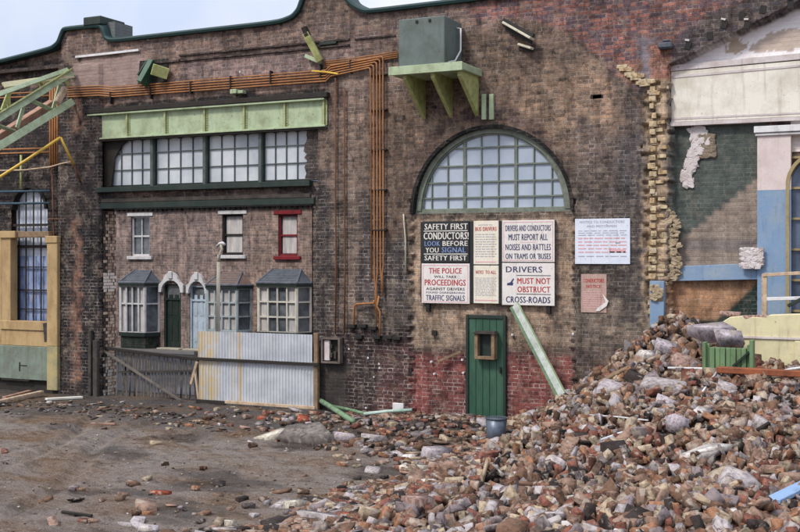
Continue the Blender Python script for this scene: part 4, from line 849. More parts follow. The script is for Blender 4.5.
# ---------------------------------------------------------------- ground
def axis(lo, hi, a, b_, fine_, n=34):
    mid = np.arange(a, b_, fine_); g_ = np.geomspace(fine_*1.5, 1, n) if False else None
    left = a-np.geomspace(fine_, a-lo, n)[::-1]; right = b_+np.geomspace(fine_, hi-b_, n); return np.concatenate([left, mid, [b_], right])
gx = axis(-900, 900, -23, 1, .045); gy = axis(-500, 1400, -11, 1.2, .045)
GX_, GY_ = np.meshgrid(gx, gy); GZ_ = ground_z(GX_, GY_)
far = sstep(2, 6, GY_)*.28*(1-sstep(20, 60, GY_)); GZ_ = GZ_+far
n_y, n_x = GX_.shape; idx = np.arange(n_y*n_x).reshape(n_y, n_x)
F = np.stack([idx[:-1, :-1].ravel(), idx[:-1, 1:].ravel(), idx[1:, 1:].ravel(), idx[1:, :-1].ravel()], 1)
m, nt, bs, N, L = newmat('wet_mud'); tc = N.new('ShaderNodeTexCoord'); at = N.new('ShaderNodeAttribute'); at.attribute_name = 'tint'
mp = N.new('ShaderNodeMapping'); mp.inputs['Scale'].default_value = (.75, 1.25, 1); mp.inputs['Rotation'].default_value = (0, 0, -.3); L.new(tc.outputs['Object'], mp.inputs[0])
a1 = noise(N, L, mp.outputs[0], .9, 7, .68); a2 = noise(N, L, mp.outputs[0], 3.6, 6, .7); a3 = noise(N, L, tc.outputs['Object'], 16, 5, .75); a4 = noise(N, L, tc.outputs['Object'], 46, 3, .7)
k = mixc(N, L, at.outputs['Color'], lin((128, 104, 82)), mathn(N, L, ramp(N, L, a1, .44, .62), .85, 'MULTIPLY'))
k = mixc(N, L, k, lin((74, 70, 70)), mathn(N, L, ramp(N, L, a2, .5, .66), .6, 'MULTIPLY'))
k = mixc(N, L, k, lin((160, 142, 128)), mathn(N, L, ramp(N, L, a3, .54, .68), .7, 'MULTIPLY'))
k = mixc(N, L, k, lin((40, 36, 36)), mathn(N, L, ramp(N, L, a4, .52, .64), .75, 'MULTIPLY'))
L.new(k, bs.inputs['Base Color']); L.new(mathn(N, L, ramp(N, L, a1, .62, .42), .6, 'MULTIPLY'), bs.inputs['Specular IOR Level'])
rr_ = N.new('ShaderNodeMapRange'); L.new(a2, rr_.inputs[0]); rr_.inputs[1].default_value = .35; rr_.inputs[2].default_value = .6; rr_.inputs[3].default_value = .28; rr_.inputs[4].default_value = .9; L.new(rr_.outputs[0], bs.inputs['Roughness'])
wet = mathn(N, L, ramp(N, L, noise(N, L, mp.outputs[0], .55, 5, .6), .52, .6), .8, 'MULTIPLY'); k = mixc(N, L, k, lin((70, 62, 58)), wet); L.new(k, bs.inputs['Base Color'])
rw = N.new('ShaderNodeMix'); L.new(wet, rw.inputs[0]); L.new(rr_.outputs[0], rw.inputs[2]); rw.inputs[3].default_value = .16; L.new(rw.outputs[0], bs.inputs['Roughness'])
hh = mathn(N, L, mathn(N, L, a2, 1.6, 'MULTIPLY'), mathn(N, L, a3, 1.4, 'MULTIPLY'), 'ADD'); hh = mathn(N, L, hh, mathn(N, L, a4, .6, 'MULTIPLY'), 'ADD')
bp = N.new('ShaderNodeBump'); bp.inputs['Strength'].default_value = .9; bp.inputs['Distance'].default_value = .05; L.new(hh, bp.inputs['Height']); L.new(bp.outputs[0], bs.inputs['Normal'])
gr = raw_mesh('ground', np.stack([GX_, GY_, GZ_], -1).reshape(-1, 3), F, m, smooth=True); gr['kind'] = 'structure'
C = np.zeros((n_y*n_x, 4)); C[:, 3] = 1; base = np.array(lin((138, 126, 118))); C[:, :3] = base
hz = heap(GX_, GY_).ravel(); kk = np.clip(hz*4, 0, 1)[:, None]; C[:, :3] = C[:, :3]*(1-kk)+np.array(lin((58, 46, 40)))*kk  # ground darkened under the heap, painting in the shade of gaps between bricks
gxf, gyf = GX_.ravel(), GY_.ravel()
blk = (sstep(-4.2, -2.2, gyf+1.4*(fbm(gxf*.7, gyf*.7, 21)-.5))*(1-sstep(1.0, 1.6, gyf)))[:, None]; C[:, :3] = C[:, :3]*(1-blk*.85)+np.array(lin((40, 38, 42)))*blk*.85
warm = ((1-sstep(-9, -5.5, gyf))*.5)[:, None]; C[:, :3] = C[:, :3]*(1-warm)+np.array(lin((118, 100, 90)))*warm
set_attr(gr.data, 'tint', C)
# street behind the gateway
asph = paint('asphalt', (84, 84, 90), (70, 70, 74), .5, 3, .7, .3); pave = paint('paving_slabs', (128, 124, 120), (104, 100, 98), .5, 4, .8, .3)
o = MB().quad((-80, .9, .012), (60, .9, .012), (60, 6.1, .3), (-80, 6.1, .3)).build('street', asph); o['kind'] = 'structure'
o = MB().box(-80, 60, 6.0, 7.38, .1, .42).build('pavement', pave); o['kind'] = 'structure'
# ---------------------------------------------------------------- terrace houses
HY = 7.4
def hx(px, y=HY): return X(px, y)
def hzz(px, py, y=HY): return Z(px, py, y)
EAV = hzz(200, 207)
def wallgrid(name, x0, x1, z0, z1, y, holes, c, parent, mort=.3, var=.7):
    b_ = MB(); xe = sorted({x0, x1}|{h[0] for h in holes}|{h[1] for h in holes}); ze = sorted({z0, z1}|{h[2] for h in holes}|{h[3] for h in holes})
    for xa, xb in zip(xe, xe[1:]):
        for za, zb in zip(ze, ze[1:]):
            cx, cz = (xa+xb)/2, (za+zb)/2
            if any(h[0] < cx < h[1] and h[2] < cz < h[3] for h in holes): continue
            b_.box(xa, xb, y, y+.25, za, zb)
    bmesh.ops.remove_doubles(b_.bm, verts=b_.bm.verts[:], dist=.0001)
    # drop interior partitions
    seen = {}
    for f in b_.bm.faces: seen.setdefault(tuple(round(v, 4) for v in f.calc_center_median()), []).append(f)
    kill = [f for fs in seen.values() if len(fs) > 1 for f in fs]; bmesh.ops.delete(b_.bm, geom=kill, context='FACES')
    return tinted(b_.build(name, BRICK, parent), c, 0, mort, var)
def sash(parent, px0, px1, py0, py1, frame, lintel, sill, curtain=None, glass=DGLASS, vbar=True, lw=.12):
    x0, x1, z1, z0 = hx(px0), hx(px1), hzz(px0, py0), hzz(px0, py1)
    y = HY+.1; w = MB().box(x0, x0+.05, y-.04, y+.06, z0, z1).box(x1-.05, x1, y-.04, y+.06, z0, z1).box(x0+.05, x1-.05, y-.04, y+.06, z1-.05, z1).box(x0+.05, x1-.05, y-.04, y+.06, z0, z0+.06).build('sash_window', frame, parent)
    zm = (z0+z1)/2; bb_ = MB().box(x0+.05, x1-.05, y-.02, y+.03, zm-.025, zm+.025)
    if vbar: xm = (x0+x1)/2; bb_.box(xm-.015, xm+.015, y-.015, y+.028, z0+.06, zm-.025).box(xm-.015, xm+.015, y-.015, y+.028, zm+.025, z1-.05)
    bb_.build('sash_bars', frame, w)
    MB().box(x0+.04, x1-.04, y+.03, y+.04, z0+.05, z1-.04).build('pane', glass, w)
    if curtain: MB().box(x0+.10, x1-.10, y+.020, y+.029, z0+.08, z1-.06).build('net_curtain', curtain, w)
    MB().box(x0-.14, x1+.14, HY-.03, HY+.1, z1+.002, z1+lw).build('lintel', lintel, w, bevel=.01)
    MB().box(x0-.12, x1+.12, HY-.08, HY+.12, z0-.11, z0-.002).build('sill', sill, w, bevel=.01)
    return (x0, x1, z0, z1)
def bay(parent, px0, px1, pyroof, pyeave, pybot, frame, base, roofm, cols, rows, curtain, trans=.5):
    yf = HY-.42; x0, x1 = X(px0, yf), X(px1, yf)+.0; ze, zb = Z((px0+px1)/2, pyeave, yf), Z((px0+px1)/2, pybot, yf); zr = hzz((px0+px1)/2, pyroof)
    cant = .16; F0, F1 = x0+cant*.2, x1-cant; xr = x1+.06
    pts = [(x0-.05, HY), (F0, yf), (F1, yf), (xr, HY)]
    bw = MB()
    v = [bw.bm.verts.new((x, y, z)) for z in (.3, zb) for x, y in pts]
    for i in range(3): bw.bm.faces.new((v[i], v[i+1], v[i+5], v[i+4]))
    bw.bm.faces.new(v[4:]); o = tinted(bw.build('bay_window', BRICK, parent), base, .5)
    # sill / head
    for (za, zc, e, mm_) in ((zb-.07, zb+.05, .06, frame if base[0] > 60 else DKGREEN), (ze-.05, ze+.06, .08, DKGREEN)):
        q_ = MB(); pe = [(x0-.05-e, HY), (F0-e*.5, yf-e), (F1+e*.5, yf-e), (xr+e, HY)]; a = [q_.bm.verts.new((x, y, za)) for x, y in pe]; c = [q_.bm.verts.new((x, y, zc)) for x, y in pe]
        q_.bm.faces.new(a); q_.bm.faces.new(c)
        for i in range(4): q_.bm.faces.new((a[i], a[(i+1) % 4], c[(i+1) % 4], c[i]))
        q_.build('bay_rail', mm_, o)
    for (a, c, n) in (((F0, yf), (F1, yf), cols), ((F1, yf), (xr, HY), 1), ((F0, yf), (x0-.05, HY), 1)):
        fr = MB(); A3 = Vector((a[0], a[1], 0)); C3 = Vector((c[0], c[1], 0)); d_ = (C3-A3); nrm = Vector((d_.y, -d_.x, 0)).normalized()
        if nrm.y > 0: nrm = -nrm
        for i in range(n+1):
            p = A3+d_*i/n; w = .08 if i in (0, n) else .04; fr.bar(Vector((p.x, p.y, zb+.05)), Vector((p.x, p.y, ze-.05)), w, .06, up=nrm)
        for j in range(rows+1): z = zb+.05+(ze-zb-.1)*(j/rows if rows != 2 else (0, .62, 1)[j]); fr.bar(Vector((a[0], a[1], z)), Vector((c[0], c[1], z)), 0.045, .05, up=nrm)
        fr.build('bay_frame', frame, o)
        k2 = nrm*-.04; MB().quad((a[0]+k2.x, a[1]+k2.y, zb), (c[0]+k2.x, c[1]+k2.y, zb), (c[0]+k2.x, c[1]+k2.y, ze), (a[0]+k2.x, a[1]+k2.y, ze)).build('bay_glass', DGLASS, o)
        if curtain and n > 1:
            for i in range(n):
                cu = MB()
                if curtain == 'sides' and 0 < i < n-1: continue
                p = A3+d_*(i+.08)/n; q = A3+d_*(i+.92)/n; k3 = nrm*-.034; cu.quad((p.x, p.y+k3.y, zb+.08), (q.x, q.y+k3.y, zb+.08), (q.x, q.y+k3.y, ze-.06), (p.x, p.y+k3.y, ze-.06)).build('net_curtain', CURT, o)
    # hipped roof
    e = .07; pe = [(x0-.05-e, HY, ze+.06), (F0-e*.5, yf-e, ze+.06), (F1+e*.5, yf-e, ze+.06), (xr+e, HY, ze+.06)]; tp = [(F0+.22, HY+.02, zr), (F1-.1, HY+.02, zr)]
    q_ = MB(); q_.quad(pe[1], pe[2], tp[1], tp[0]); q_.quad(pe[0], pe[1], tp[0]); q_.quad(pe[2], pe[3], tp[1]); rf = q_.build('bay_roof', roofm, o)
    q_ = MB(); q_.tube([pe[1], tp[0]], .03, 6).tube([pe[2], tp[1]], .03, 6).tube([pe[0], pe[1], pe[2], pe[3]], .035, 6)
    for k_ in range(1, 6): t_ = k_/6; a = Vector(pe[1]).lerp(Vector(tp[0]), t_); c = Vector(pe[2]).lerp(Vector(tp[1]), t_); q_.bar(a, c, .02, .02)
    q_.build('roof_rolls', paint('lead_roll', (104, 110, 122), (70, 74, 84), .5, 5, .6, .2), rf)
def hdoor(parent, px0, px1, pyt, m, frame, glass=DGLASS):
    x0, x1, z1 = hx(px0), hx(px1), hzz(px0, pyt); z0 = .46; y = HY+.08
    d_ = MB().box(x0+.06, x1-.06, y, y+.05, z0, z1-.5).build('door', m, parent)
    MB().box(x0, x0+.058, y-.05, y+.06, z0, z1).box(x1-.058, x1, y-.05, y+.06, z0, z1).box(x0+.058, x1-.058, y-.05, y+.06, z1-.06, z1).box(x0+.058, x1-.058, y-.04, y+.06, z1-.5, z1-.44).build('door_frame', frame, d_)
    MB().box(x0+.058, x1-.058, y+.01, y+.02, z1-.44, z1-.06).build('fanlight', glass, d_)
    pnl = MB()
    for a in (0, 1):
        for b_ in (0, 1): xa = x0+.14+a*(x1-x0-.2)/2; pnl.box(xa, xa+(x1-x0)/2-.2, y-.012, y-.001, z0+.2+b_*.8, z0+.85+b_*.8)
    pnl.build('panels', m, d_, bevel=.004); MB().box(x0-.1, x1+.1, HY-.25, HY+.1, .38, z0-.002).build('step', STONEG, d_, bevel=.01)
    return (x0, x1, z0, z1)
def hood(parent, px0, px1, py0, py1):
    x0, x1, zb, zt = hx(px0), hx(px1), hzz(px0, py1), hzz(px0, py0); c = (x0+x1)/2; w = (x1-x0)/2
    poly = [(x0, zb-.22), (x0, zb+.02), (x0+.12, zb+.1)]+[(c-w*.62*math.cos(t), zb+.12+(zt-zb-.12)*math.sin(t)) for t in np.linspace(.25, math.pi-.25, 9)]+[(x1-.12, zb+.1), (x1, zb+.02), (x1, zb-.22), (x1-.1, zb-.22)]+[(c+w*.78*math.cos(t), zb-.2+.36*math.sin(t)) for t in np.linspace(0, math.pi, 9)]+[(x0+.1, zb-.22)]
    h_ = MB().prism(poly, HY-.09, HY+.02).build('door_hood', WHITE, parent); MB().box(c-.07, c+.07, HY-.13, HY-.092, zt-.2, zt+.03).build('keystone', WHITE, h_, bevel=.01)
BR = (138, 120, 116)
HW1, HW2 = hx(186.5), hx(250.5)
h1 = thing('terrace_house', 'left terraced house with white framed bay and dark green door', 'house', (hx(150), HY, .3), 'terraced houses across the street')
h2 = thing('terrace_house', 'middle terraced house with pale blue door and blue-grey framed bay', 'house', (hx(220), HY, .3), 'terraced houses across the street')
h3 = thing('terrace_house', 'right terraced house with crimson upper window and cream framed bay', 'house', (hx(280), HY, .3), 'terraced houses across the street')
EX0, EX1 = hx(40), hx(390)
s = sash(h1, 131, 149.5, 216.5, 256, WHITE, WHITE, WHITE, None)
d_ = hdoor(h1, 164, 181, 284, DKGREEN, DKGREEN); hood(h1, 160, 184.5, 272, 285); bay(h1, 120, 149, 269.5, 284.5, 334, WHITE, (30, 50, 44), SLATE, 4, 2, 'sides')
wallgrid('wall', EX0, HW1, .2, EAV, HY, [s, d_], BR, h1)
s = sash(h2, 222, 243, 214.5, 255, DKT, WHITE, WHITE, CURT, vbar=False)
d_ = hdoor(h2, 189.5, 206, 285, LBLUE, LBLUE); hood(h2, 187.5, 208.5, 273, 286); bay(h2, 207, 241.5, 271.5, 287, 332, GREYB, (90, 84, 84), BRSLATE, 4, 3, 'all')
wallgrid('wall', HW1, HW2, .2, EAV, HY, [s, d_], (142, 124, 120), h2)
s = sash(h3, 278, 297.5, 214.5, 256, REDP, REDP, REDP, CURT, vbar=False)
bay(h3, 258, 301.5, 268.5, 285, 334, CREAM, (60, 54, 52), SLATE, 4, 3, 'sides'); d3 = hdoor(h3, 318, 336, 285, DKGREEN, WHITE)
wallgrid('wall', HW2, EX1, .2, EAV, HY, [s, d3], (146, 124, 114), h3)
for h_, a, c in ((h1, EX0, HW1), (h2, HW1, HW2), (h3, HW2, EX1)):
    MB().box(a+.002, c-.002, HY-.16, HY+.1, EAV+.002, EAV+.12).build('gutter', DKT, h_, bevel=.01)
    q_ = MB(); x = a+.05
    while x < c-.1: q_.box(x, x+.09, HY-.07, HY, EAV-.09, EAV-.002); x += .19
    tinted(q_.build('dentil_course', BRICK, h_), (60, 56, 58), .4)
    q_ = MB(); q_.quad((a, HY-.2, EAV+.12), (c, HY-.2, EAV+.12), (c, HY+4, EAV+2.9), (a, HY+4, EAV+2.9)); q_.quad((a, HY+8.2, EAV+.12), (c, HY+8.2, EAV+.12), (c, HY+4, EAV+2.9), (a, HY+4, EAV+2.9)); rf = q_.build('roof', SLATE, h_)
    tinted(MB().box(a, a+.7, HY+3.6, HY+4.5, EAV+2.3, EAV+3.7).build('chimney', BRICK, rf), (110, 84, 74))
    tinted(MB().box(a+.002, c-.002, HY+7.8, HY+8.0, .2, EAV).build('rear_wall', BRICK, h_), (110, 90, 84))
# street lamp
lp = thing('street_lamp', 'pale concrete street lamp with a crooked neck in front of the middle house', 'street lamp', P(218.5, 350, 5.2))
b0 = P(218, 255, 5.2); MB().tube([(b0.x, 5.2, .2), (b0.x, 5.2, 1.5), (b0.x+.02, 5.2, P(219, 262, 5.2).z)], .075, 10, .05).build('post', STONEG, lp, smooth=True)
MB().tube([P(218.7, 263, 5.2), P(219.2, 256, 5.2), P(222, 249, 5.2), P(221, 244, 5.2)], .042, 8, .035).build('neck', STONEG, lp, smooth=True)
MB().tube([P(217, 246.5, 5.2), P(219.5, 243.8, 5.2), P(222.5, 243, 5.2), P(224.5, 245, 5.2)], .04, 8, .05).build('lantern', WHITE, lp, smooth=True)
# ---------------------------------------------------------------- things on the ground and heap
def long_thing(name, label, cat, a, c, w, h, m, r=None):
    a, c = Vector(a), Vector(c)
    if r: o_ = MB().tube([a, (a+c)/2+Vector((0, 0, .01)), c], r, 8).build(name, m, loc=(a+c)/2, smooth=True)
    else: o_ = MB().bar(a, c, w, h).build(name, m, loc=(a+c)/2, bevel=min(w, h)*.12)
    return tag(o_, label, cat)
# leaning steel channel: web plus two flanges
ls = thing('steel_channel', 'pale green steel channel leaning from the rubble against the wall by the signs', 'steel beam', P(570, 412, -1.6))
a, c = P(571, 413, -1.6), P(514.5, 305, -.12)
d_ = (c-a).normalized(); sd = d_.cross(Vector((0, 1, 0))).normalized(); CHS = 1 if sd.x < 0 else -1
MB().bar(a, c, .12, .014, up=(0, -1, .0)).build('web', paint('dull_steel_green', (176, 184, 180), (120, 128, 116), .5, 5, .6, .2), ls); 
for s_, mm_, w_ in ((-.067, GREEN, .014), (.088, paint('channel_side_green', (96, 122, 92), (66, 84, 60), .5, 5, .6, .3), .055)): k_ = sd*s_*CHS; MB().bar(a+k_+Vector((0, .035, 0)), c+k_+Vector((0, .035, 0)), w_, .085, up=(0, -1, 0)).build('flange', mm_, ls)
def RP(px, py, up=.05): p = R(px, py); p.z += up; return p
long_thing('green_pipe', 'dull green pipe slanting on the ground beside the corrugated screen', 'pipe', RP(313, 407, .24), RP(353, 424, .05), 0, 0, paint('dull_pipe_green', (118, 150, 116), (74, 98, 74), .5, 5, .6, .3), r=.055)
long_thing('green_pipe', 'thin green pipe lying along the foot of the wall under the fuse box', 'pipe', RP(333, 413, .14), RP(366, 418, .08), 0, 0, paint('dull_pipe_green', (1,1,1)), r=.035)
long_thing('green_rod', 'whitish green rod lying at the wall foot right of the thin green pipe', 'rod', RP(364, 418, .08), RP(412, 417, .14), 0, 0, paint('chalk_green', (176, 198, 190), (130, 160, 140), .5, 6, .6, .1), r=.035)
long_thing('timber_plank', 'long pale plank at far left near the timber bay', 'plank', RP(-5, 405, .06), RP(42, 396, .1), .12, .06, PALET)
long_thing('timber_plank', 'short whitish plank by the dark pier base', 'plank', RP(46, 401, .04), RP(82, 399, .04), .14, .05, CREAM)
long_thing('timber_plank', 'thin dark plank at the foot of the grey-green boards', 'plank', RP(4, 399, .03), RP(30, 393, .05), .1, .05, PINKT)
long_thing('timber_lath', 'thin buff lath lying flat on the mud in front of the paling gate', 'lath', RP(91, 425, .03), RP(115, 425.5, .03), .06, .03, PINKT)
long_thing('timber_joist', 'long brown joist sloping up the heap beside the broken brick corner', 'joist', RP(598, 392, .12), RP(645, 368, .14), .1, .1, TIMBER)
long_thing('metal_rod', 'long thin white rod lying level above the heap middle', 'rod', RP(668, 381, .22), RP(742, 383, .2), 0, 0, WHITE, r=.02)
long_thing('metal_rod', 'thin white rod slanting down from the level white rod', 'rod', RP(718, 383, .2), RP(698, 405, .1), 0, 0, WHITE, r=.018)
long_thing('metal_rod', 'pale rod at the right edge of the heap below the orange-brown plank', 'rod', RP(770, 386, .2), RP(815, 381, .25), 0, 0, WHITE, r=.022)
long_thing('metal_rod', 'thin pale bent rod in the middle of the heap', 'rod', RP(590, 424, .14), RP(648, 430, .14), 0, 0, WHITE, r=.013)
long_thing('metal_rod', 'short pale blue rod lower on the heap middle', 'rod', RP(601, 448, .12), RP(636, 438, .14), 0, 0, PAPERB, r=.013)
a_, c_ = P(717, 369.5, -2.55), P(822, 375, -2.5)
long_thing('orange_plank', 'long orange-brown plank lying across the heap at right edge', 'plank', a_, c_, .16, .1, REDPLK)
long_thing('blue_plank', 'pale blue painted plank sticking out at the lower right corner', 'plank', RP(772, 512, .12), RP(818, 492, .16), .18, .05, BLUEPL)
long_thing('timber_lath', 'thin dark timber on the mud near the lower left', 'lath', RP(62, 514, .03), RP(92, 518, .03), .05, .03, DKT)
bk_ = RP(496, 441, .0); bq = thing('metal_bucket', 'battered blue-grey metal can standing in the rubble in front of the door', 'can', bk_)
tpz = P(496, 418, bk_.y).z
MB().tube([(bk_.x, bk_.y, bk_.z-.05), (bk_.x, bk_.y, bk_.z+.1), (bk_.x+.01, bk_.y, tpz)], .15, 16, .19).build('body', paint('galvanised_blue', (96, 108, 124), (62, 68, 78), .5, 4, .4, .2, metal=.4), bq, smooth=True)
rm = MB(); pts_ = [(bk_.x+.01+.195*math.cos(t), bk_.y+.195*math.sin(t), tpz) for t in np.linspace(0, 2*math.pi, 20)]; rm.tube(pts_, .012, 6).build('rim', SLATE, bq)
# cream wall fragment, its capping bricks, green boarded crate, window frame
fy = -1.1; fz = Z(760, 345, fy)
fw = thing('fallen_wall_slab', 'large cream plastered wall fragment standing on the heap at right', 'wall fragment', P(770, 366, fy))
fp = [(719, 331), (722, 322), (730, 317), (742, 316), (745, 320), (752, 317), (766, 318.5), (769, 315), (860, 312), (860, 372), (735, 376), (722, 350)]
MB().prism([(P(a, b_, fy).x, P(a, b_, fy).z) for a, b_ in fp], fy, fy+.26).build('plaster_face', CREAM2, fw, bevel=.012)
MB().box(X(722, fy), X(860, fy), fy-.03, fy-.001, Z(760, 338.5, fy), Z(760, 336.5, fy)).build('dado_line', PLWHITE, fw); MB().box(X(795, fy), X(812, fy), fy-.05, fy-.001, Z(800, 364, fy), Z(800, 341, fy)).build('raised_panel', CREAM2, fw, bevel=.01)
cg = thing('green_boarded_box', 'faded green boarded hatch half buried in front of the cream wall slab', 'hatch', P(728, 376, -2.1)); gy_ = -2.1
bb = MB(); 
for k in range(9):
    xa = X(704.5+k*5.3, gy_); xb = X(709.4+k*5.3, gy_); bb.box(xa, xb, gy_-(.03 if k % 2 else .0), gy_+.06, Z(720, 384, gy_), Z(720, 344 if k in (0, 8) else 347.5, gy_))
bb.build('boards', FADG, cg, bevel=.006)
MB().box(X(703, gy_), X(706.5, gy_), gy_-.08, gy_+.1, Z(705, 384, gy_), Z(705, 342, gy_)).build('corner_post', FADG, cg, bevel=.008)
MB().box(X(750, gy_), X(754, gy_), gy_-.08, gy_+.1, Z(752, 384, gy_), Z(752, 340, gy_)).build('corner_post', FADG, cg, bevel=.008)
MB().bar(P(733, 366, gy_-.05), P(749, 352, gy_-.05), .03, .08, up=(0, -1, 0)).build('brace', DKGREEN, cg)
wf = thing('window_frame', 'loose pale timber window frame perched above the cream wall slab', 'window frame', P(775, 305, -.6)); wy = -.55
MB().bar(P(764.5, 274, wy), P(764.5, 316, wy), .09, .06, up=(0, -1, 0)).build('stile', PALET, wf, bevel=.006)
MB().bar(P(763, 275, wy), P(840, 271, wy), .06, .1, up=(0, -1, 0)).build('head_rail', PALET, wf, bevel=.006)
MB().bar(P(767, 299, wy), P(840, 297, wy), .06, .08, up=(0, -1, 0)).build('bottom_rail', WHITE, wf, bevel=.006)
MB().bar(P(788, 306, wy-.05), P(830, 284, wy-.05), .06, .1, up=(0, -1, 0)).build('brace', DKGREEN, wf, bevel=.006)
# ---------------------------------------------------------------- rubble
def chunk(kind, seed):
    rr = random.Random(seed); bm_ = bmesh.new(); pts = []
    if kind == 'brick' or kind == 'half':
        L_, W_, H_ = (.5, .235, .165) if kind == 'brick' else (.36, .235, .165)
        for sx in (-1, 1):
            brk = rr.uniform(0, .22) if sx > 0 and kind == 'brick' else (rr.uniform(.02, .14) if sx > 0 else 0)
            for sy in (-1, 1):
                for sz in (-1, 1):
                    e = rr.uniform(.008, .03); bx_ = sx*L_-brk*rr.random()*sx
                    for q in ((1-e/L_, 1, 1), (1, 1-e/W_, 1), (1, 1, 1-e/H_)): pts.append((bx_*q[0], sy*W_*q[1], sz*H_*q[2]))
    elif kind == 'slab':
        m_ = rr.choice((4, 5, 5, 6)); sk = rr.uniform(-.06, .06)
        for i in range(m_):
            t = 2*math.pi*(i+rr.uniform(-.28, .28))/m_; r_ = rr.uniform(.4, .56)
            for s_ in (-1, 1): pts.append((r_*math.cos(t)*1.1+s_*sk, r_*math.sin(t)*.8+s_*rr.uniform(-.03, .03), s_*.1*rr.uniform(.85, 1.1)))
    else:
        for sx in (-1, 1):
            for sy in (-1, 1):
                for sz in (-1, 1):
                    q = Vector((sx*.46*rr.uniform(.55, 1.1), sy*.36*rr.uniform(.55, 1.15), sz*.27*rr.uniform(.55, 1.2)))
                    if rr.random() < .45: pts += [(q.x*.78, q.y, q.z), (q.x, q.y*.75, q.z*.9), (q.x, q.y, q.z*.7)]
                    else: pts.append(q[:])
        for i in range(3): v = Vector((rr.gauss(0, 1), rr.gauss(0, 1), rr.gauss(0, 1))).normalized()*.5; pts.append((v.x, v.y*.8, v.z*.65))
    vs = [bm_.verts.new(p) for p in pts]; r_ = bmesh.ops.convex_hull(bm_, input=vs)
    dead = [g_ for g_ in r_['geom_interior']+r_['geom_unused'] if isinstance(g_, bmesh.types.BMVert)]
    bmesh.ops.delete(bm_, geom=list(set(dead)), context='VERTS'); bmesh.ops.triangulate(bm_, faces=bm_.faces[:]); bm_.verts.index_update()
    V = np.array([v.co[:] for v in bm_.verts], np.float32); F = np.array([[v.index for v in f.verts] for f in bm_.faces], np.int32); bm_.free(); return V, F
TPL = {k: [chunk(k, 10*i+j) for j in range(7)] for i, k in enumerate(('brick', 'half', 'stone', 'slab'))}
COLS = {'red': (134, 86, 72), 'orange': (156, 112, 84), 'dusty brown': (150, 122, 106), 'purple grey': (134, 122, 124), 'buff': (172, 154, 130), 'dark': (58, 50, 48), 'pale grey': (176, 168, 170), 'white': (212, 206, 202), 'brown': (118, 90, 72)}
items = []   # kind, tpl, colour, loc, rot, scale(3)
def put(kind, col, x, y, z, rot, sc): items.append((kind, random.randrange(7), col, (x, y, z), rot, sc))
def rc(kind):
    if kind in ('brick', 'half'): return random.choices(['red', 'orange', 'dusty brown', 'purple grey', 'buff', 'brown', 'dark', 'pale grey'], [16, 13, 24, 9, 10, 18, 11, 9])[0]
    return random.choices(['pale grey', 'purple grey', 'buff', 'dusty brown', 'brown', 'white', 'dark'], [18, 14, 14, 24, 20, 2, 12])[0]
def density(x, y):
    hgt = float(heap(x, y)); b_ = float(np.interp(y, [-10, -8, -5.2, -3.2, -1.2, 0], [-8.2, -7.2, -7.5, -9.3, -10.4, -10.4]))+.35*math.sin(y*1.9)+.2*math.sin(y*4.1)
    inside = 1 if x > b_ else 0
    left = math.exp((x-b_)/.4)*.5 if x < b_ else 0
    scat = .40*math.exp(-((y+1.5)/1.0)**2)*(1 if -12.3 < x < -6 else (.35 if -19 < x <= -12.3 else 0))
    front = .05 if -11 < x < -6 and y < -7 else 0
    return max(inside, left, scat, front, .006)
n = 0; tries = 0
while n < 12000 and tries < 300000:
    tries += 1
    x = random.uniform(-15, 0.6) if random.random() < .93 else random.uniform(.6, 5); y = random.uniform(-10.8, -.12)
    if x < -7 and random.random() < .3: continue
    if random.random() > density(x, y): continue
    hgt = float(heap(x, y)); z0 = float(ground_z(x, y)); r_ = random.random(); onheap = hgt > .25
    kind = 'brick' if r_ < .46 else 'half' if r_ < .72 else 'stone' if r_ < .93 else 'slab'
    if kind in ('brick', 'half'): s_ = random.uniform(.20, .245); sc = (s_, s_, s_*random.uniform(.9, 1.1))
    elif kind == 'stone': s_ = min(.5, random.choice([.05, .06, .08, .1, .11, .13, .16, .2, .28])*random.uniform(.8, 1.4)); sc = (s_*random.uniform(.8, 1.4), s_, s_*random.uniform(.7, 1.1))
    else: s_ = random.uniform(.14, .38); sc = (s_, s_, s_*.6)
    if x < -7.4 and kind in ('brick', 'half') and random.random() < .45: continue
    if not onheap and kind in ('brick', 'half', 'stone') and x < -7.3: s_ = random.uniform(.55, 1.05); sc = tuple(v*s_ for v in sc)
    til = .9 if onheap else .18
    rot = (random.gauss(0, til), random.gauss(0, til), random.uniform(0, 6.28))
    up = random.uniform(-.03, .13) if onheap else sc[2]*.12
    put(kind, rc(kind), x, y, z0+up, rot, sc); n += 1
# dark slate and small fragments strewn in the black patch
for i in range(900):
    x = random.uniform(-20, -7.5); y = random.gauss(-1.9, .9)
    if y > -.2 or y < -5 or fbm(np.array(x*.9), np.array(y*.9), 33) < .42: continue
    s_ = random.uniform(.04, .14); put('slab' if random.random() < .5 else 'stone', random.choices(['dark', 'purple grey', 'orange', 'buff', 'brown', 'pale grey'], [40, 12, 8, 8, 16, 6])[0], x, y, float(ground_z(x, y))+.01, (random.gauss(0, .15), random.gauss(0, .15), random.uniform(0, 6)), (s_*1.3, s_, s_*.5))
for i in range(700):
    x = random.uniform(-14, -6); y = random.uniform(-11, -3); s_ = random.uniform(.012, .045); put('stone', rc('stone'), x, y, float(ground_z(x, y))+.005, (0, 0, random.uniform(0, 6)), (s_*1.3, s_, s_*.7))
def dist(it): 
    x, y, z = it[3]; return -x*SA+(y+D)*CA
def visible(it):
    x, y, z = it[3]; d_ = dist(it); u = 400+FL*(x*CA+(y+D)*SA)/d_; v = 255-FL*(z-EYE)/d_; return -5 < u < 805 and v < 537
def score(it): return max(it[5])/dist(it)
ind = []; rest = []
